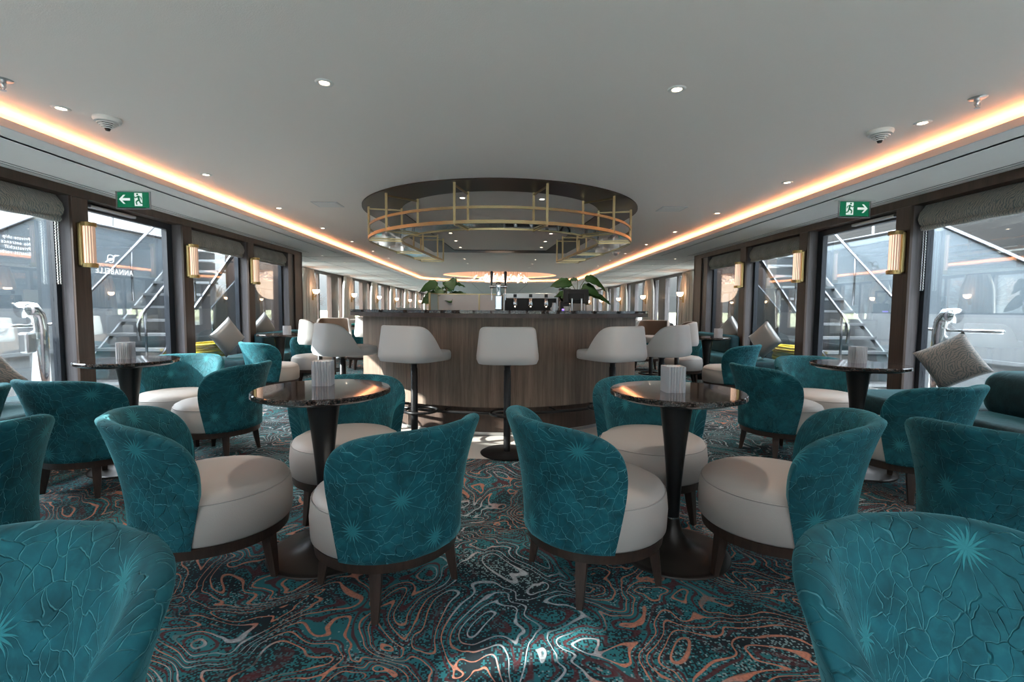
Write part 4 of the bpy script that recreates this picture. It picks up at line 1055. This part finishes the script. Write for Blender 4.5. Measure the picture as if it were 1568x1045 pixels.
# ------------------------------------------------------------------ outside: side decks, stairs, bulwarks
for sgn, nm in ((-1, 'left'), (1, 'right')):
    X = lambda a, b2: sorted((sgn * a, sgn * b2))
    m = MB().box(*X(XG + .1, 5.75), -6, YE, -.12, 0.0); tag(m.build('side_deck', M['deck']), 'grey walkway deck outside the %s lounge windows' % nm, 'deck', kind='structure')
    t = thing('bulwark', 'pale sloping bulwark along the %s side deck, unseen near end shaped to block sun' % nm, 'bulwark', (sgn * 5.65, 0, 0))
    xs = sorted((0, sgn * .05))
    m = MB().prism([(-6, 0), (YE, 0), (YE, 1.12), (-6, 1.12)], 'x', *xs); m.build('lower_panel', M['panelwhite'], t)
    m = MB().prism([(-6, 1.12), (YE, 1.12), (YE, 2.28), (6.2, 2.26), (5.45, 1.86), (4.5, 1.3), (3.4, 1.9), (2.1, 2.65), (.95, 2.95), (.61, 2.95), (.60, 2.0), (.50, 2.0), (.49, 2.95), (-.22, 2.95), (-.23, 2.58), (-.50, 2.58), (-.51, 2.95), (-6, 2.95)], 'x', *xs); m.build('upper_panel_and_sun_screen', M['panelgrey'], t)  # unseen near stretch raised to block the sun, notches cut for floor patches
    m = MB().tube([(0, -6, 2.97), (0, .9, 2.97), (0, 2.1, 2.68), (0, 3.4, 1.93), (0, 4.5, 1.34), (0, 5.45, 1.88), (0, 6.2, 2.29), (0, YE, 2.31)], .028, 10); m.build('cap_rail', M['rail'], t, smooth=180)
    m = MB().box(*sorted((0, -sgn * .03)), -6, YE, .56, .60); m.build('rubbing_strip', M['panelwhite'], t)
    for k, y in enumerate((7.3, 8.6)):
        tt = MB().tube([(0, y, 2.3), (0, y, 2.75)], .02, 8).box(-.03, .03, y - .06, y + .06, 2.5, 2.56); tt.build('stanchion', M['steel'], t)
    # stairs
    t = thing('deck_stairs', 'open steel stairs climbing aft outside the %s glass door' % nm, 'stairs', (sgn * 5.05, 6.1, 0))
    for xx in (-.45, .45):
        m = MB().prism([(.0, 0), (.07, 0), (3.9, 3.23), (3.9, 3.30), (3.83, 3.30)], 'x', xx - .012, xx + .012); m.build('stringer', M['panelwhite'] if xx * sgn > 0 else M['rail'], t)
    for k in range(15):
        MB().box(-.44, .44, .12 + k * .232, .12 + k * .232 + .25, .155 + k * .195, .19 + k * .195).build('tread', M['steel'], t)
    for xx in (-.46, .46):
        m = MB().tube([(xx, .18, .72), (xx, .16, .92), (xx, .24, 1.05), (xx, 3.7, 4.0)], .021, 10)
        for q in (.3, 1.35, 2.4): m.tube([(xx, q, .1 + q * .843), (xx, q, 1.08 + (q - .24) * .853)], .016, 8)
        m.build('handrail', M['rail'], t, smooth=180)
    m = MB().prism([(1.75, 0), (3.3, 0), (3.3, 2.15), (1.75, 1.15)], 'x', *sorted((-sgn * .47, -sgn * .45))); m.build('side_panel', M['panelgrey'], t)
    # chrome gangway post
    d = ray(60 if sgn < 0 else 1440, 520); xg = 4.5; q = (sgn * xg - CAMX) / d.x
    t = thing('gangway_post', 'polished steel curved gate post outside the near %s window' % nm, 'gate post', (sgn * xg, d.y * q, 0))
    MB().tube([(0, 0, 0), (0, 0, .95), (0, -.02, 1.06), (0, -.07, 1.12), (0, -.16, 1.11)], .075, 20).build('post', M['chrome'], t, smooth=180)
    MB().tube([(0, .3, .98), (0, .05, .96), (0, -.55, .97), (sgn * .02, -.60, .97)], .02, 10).build('grab_rail', M['chrome'], t, smooth=180)
    MB().box(-.04, .04, -.17, -.07, .70, .90).build('control_box', M['steel'], t, bevel=.02)
    t = thing('mooring_rope', 'coil of yellow mooring rope on the %s deck beyond the glass door' % nm, 'rope', (sgn * 4.37, 7.35 if sgn < 0 else 7.1, 0))
    m = MB()
    for k in range(8): m.tube([(.16 * math.cos(i * PI / 10) + .01 * math.sin(k * 2), .42 * math.sin(i * PI / 10), .36 + .035 * k) for i in range(20)], .02, 6, True)
    m.build('coil', M['yellow'], t, smooth=180)
    MB().box(-.18, .18, -.45, .45, 0, .34).build('stowage_box', M['panelwhite'], t, bevel=.01)
    t = thing('door_closer', 'slim closer rail above the %s glass door' % nm, 'door closer', (sgn * (XG - .06), 5.25, 2.12))
    MB().box(-.03, .03, -.3, .3, 0, .03).build('housing', M['steel'], t, bevel=.008)

# lettering on the glass (read from outside)
def text(body, size, loc, rot, mat, name, label, mirror=True, extr=.0, align='CENTER'):
    cu = bpy.data.curves.new(name, 'FONT'); cu.body = body; cu.size = size; cu.extrude = extr; cu.align_x = align; cu.align_y = 'CENTER'; cu.space_line = .85; cu.space_character = 1.18
    cu.materials.append(mat); o = bpy.data.objects.new(name, cu); C.objects.link(o); o.location = loc; o.rotation_euler = rot
    dg = bpy.context.evaluated_depsgraph_get(); me = bpy.data.meshes.new_from_object(o.evaluated_get(dg)); me.name = name
    q = bpy.data.objects.new(name, me); C.objects.link(q); q.location = loc; q.rotation_euler = rot
    bpy.data.objects.remove(o); o = q
    if not me.materials: me.materials.append(mat)
    if label: tag(o, label, 'lettering')
    return o
M['faint'] = pm('faint_vinyl', (.55, .58, .62), .5, 0, Alpha=.35)
for sgn, nm in ((-1, 'left'), (1, 'right')):
    mat = M['text'] if sgn < 0 else M['faint']
    xg = sgn * (XG + .008)
    y = 5.34 if sgn < 0 else 5.30
    t = thing('ship_name_decal', '%s ship name with bird emblem, seen reversed on the %s glass door' % ('white' if sgn < 0 else 'faint', nm), 'decal', (xg, y, 1.52))
    o = text('ANNABELLE', .082, (0, 0, -.0), (PI / 2, 0, PI / 2 * sgn), mat, 'lettering', None); o.parent = t
    m = MB(); cy0, cz0 = .12 * -1, .12
    cy0 = .13 if sgn < 0 else -.0
    cy0 = -.05 if sgn < 0 else -.02
    m.tube([(0, cy0 + .042 * math.cos(i * PI / 16), .135 + .042 * math.sin(i * PI / 16)) for i in range(32)], .004, 6, True)
    m.add([(0, cy0 - .085, .085), (0, cy0 - .02, .14), (0, cy0 + .02, .14), (0, cy0 + .05, .18), (0, cy0 + .125, .185), (0, cy0 + .06, .165), (0, cy0 + .035, .125), (0, cy0 - .02, .112)], [tuple(range(8))])
    m.build('bird_emblem', mat, t)
    t = thing('notice_decal', 'four-line private ship notice seen reversed on the near %s window' % nm, 'decal', (xg, 4.25, 1.66))
    for k, s_ in enumerate(('Private ship', 'No entrance', 'Privatschiff', 'Eintritt verboten')):
        o = text(s_, .042, (0, .08 if sgn < 0 else .08, .07 - k * .042), (PI / 2, 0, PI / 2 * sgn), mat, 'notice_line', None, align='LEFT'); o.parent = t
        if sgn < 0: o.location.y = .16
        else: o.location.y = -.16
# partial name on the left deck side
o = text('ANNABELLE', .17, (-5.63, 5.0, .93), (PI / 2, 0, PI / 2), M['darkframe'], 'deck_side_name', 'dark ship name lettering on the white panel outside the near left window')
o.scale.x = -1

# river, banks, trees
m = MB().box(-400, 400, -300, 600, -2.65, -2.6)
m2, N, L, b = newmat('river_water'); b.inputs['Base Color'].default_value = (.20, .20, .18, 1); b.inputs['Roughness'].default_value = .25
f_, _ = noise(N, L, coords(N, L, 'Object', (1, 1, 1)), 1.5, 3); bump(N, L, f_, b, .5, .1)
tag(m.build('river', m2), 'grey-green river water seen through the far windows', 'water', kind='stuff')
for sgn, nm in ((-1, 'left'), (1, 'right')):
    X = lambda a, b2: sorted((sgn * a, sgn * b2))
    m = MB().box(*X(75 if sgn > 0 else 42, 400), -200, 500, -2.6, -1.5); tag(m.build('river_bank', M['grass']), 'low grassy river bank on the %s' % nm, 'bank', kind='structure')
    random.seed(11 + sgn)
    protos = []
    for v in range(3):
        tr = thing('bare_tree', '', 'tree'); MB().tube([(0, 0, 0), (.1, .1, 2.5), (0, 0, 5)], [.3, .22, .1], 7).build('trunk', M['bark'], tr)
        m = MB()
        for k in range(420):
            a = random.uniform(0, 2 * PI); el = random.uniform(-.25, 1.4); r = random.uniform(1.2, 3.6)
            q = Vector((r * math.cos(a) * math.cos(el), r * math.sin(a) * math.cos(el), 4.2 + r * math.sin(el)))
            q2 = q + Vector((random.uniform(-.9, .9), random.uniform(-.9, .9), random.uniform(-.2, 1.0)))
            m.tube([q * .72 + Vector((0, 0, 1.2)), q, q2], [.05, .04, .02], 3)
        m.build('crown', M['bark'], tr)['kind'] = 'stuff'
        protos.append((tr, []))
    for k in range(22):
        tr, u_ = protos[k % 3]
        place(tr, u_, (sgn * ((82 if sgn > 0 else 48) + random.uniform(0, 30)), -20 + k * 14 + random.uniform(-4, 4), -1.6), random.uniform(0, 6), 'bare winter tree on the %s river bank beyond the windows' % nm, 'bare trees on the %s bank' % nm)

# ------------------------------------------------------------------ light
w = bpy.data.worlds.new('world'); scn.world = w; w.use_nodes = True; N = w.node_tree.nodes; L = w.node_tree.links; bg = N['Background']
tc = N.new('ShaderNodeTexCoord'); sp = N.new('ShaderNodeSeparateXYZ'); L.new(tc.outputs['Generated'], sp.inputs[0])
sky = ramp(N, L, sp.outputs[2], [(.0, (.62, .70, .73)), (.10, (.54, .63, .72)), (.5, (.52, .58, .68)), (1, (.48, .54, .64))])
lum = ramp(N, L, sp.outputs[2], [(.0, .042), (.22, .062), (.42, .55), (.8, 1.0)])
mp = N.new('ShaderNodeMapping'); mp.inputs['Scale'].default_value = (1, 1, 3.5); L.new(tc.outputs['Generated'], mp.inputs[0])
cf, _ = noise(N, L, mp.outputs[0], 1.7, 6, .55, .2)
cl = ramp(N, L, cf, [(.40, 0.0), (.56, 1.0)])
L.new(mixc(N, L, cl, sky, (.88, .89, .91)), bg.inputs[0]); dt = N.new('ShaderNodeVectorMath'); dt.operation = 'DOT_PRODUCT'; L.new(tc.outputs['Generated'], dt.inputs[0]); dt.inputs[1].default_value = Vector((-1, -.32, .47)).normalized()
side = mth(N, L, 'ADD', mth(N, L, 'MULTIPLY', dt.outputs['Value'], .85), .85)
L.new(mth(N, L, 'MULTIPLY', mth(N, L, 'MULTIPLY', lum, 13.0), side), bg.inputs[1])
s = bpy.data.lights.new('sun', 'SUN'); s.energy = 7; s.angle = rad(.6); s.color = (1, .95, .88)
so = bpy.data.objects.new('sun', s); C.objects.link(so); so.rotation_euler = Vector((1, .32, -.47)).to_track_quat('-Z', 'Y').to_euler()

vs_ = scn.view_settings; vs_.view_transform = 'Standard'; vs_.look = 'None'; vs_.gamma = 1; vs_.use_curve_mapping = False; vs_.exposure = 1.55
cyc = scn.cycles; cyc.max_bounces = 7; cyc.diffuse_bounces = 4; cyc.glossy_bounces = 4; cyc.transparent_max_bounces = 12; cyc.transmission_bounces = 4
cyc.caustics_reflective = False; cyc.caustics_refractive = False; cyc.sample_clamp_indirect = 6; cyc.use_denoising = True
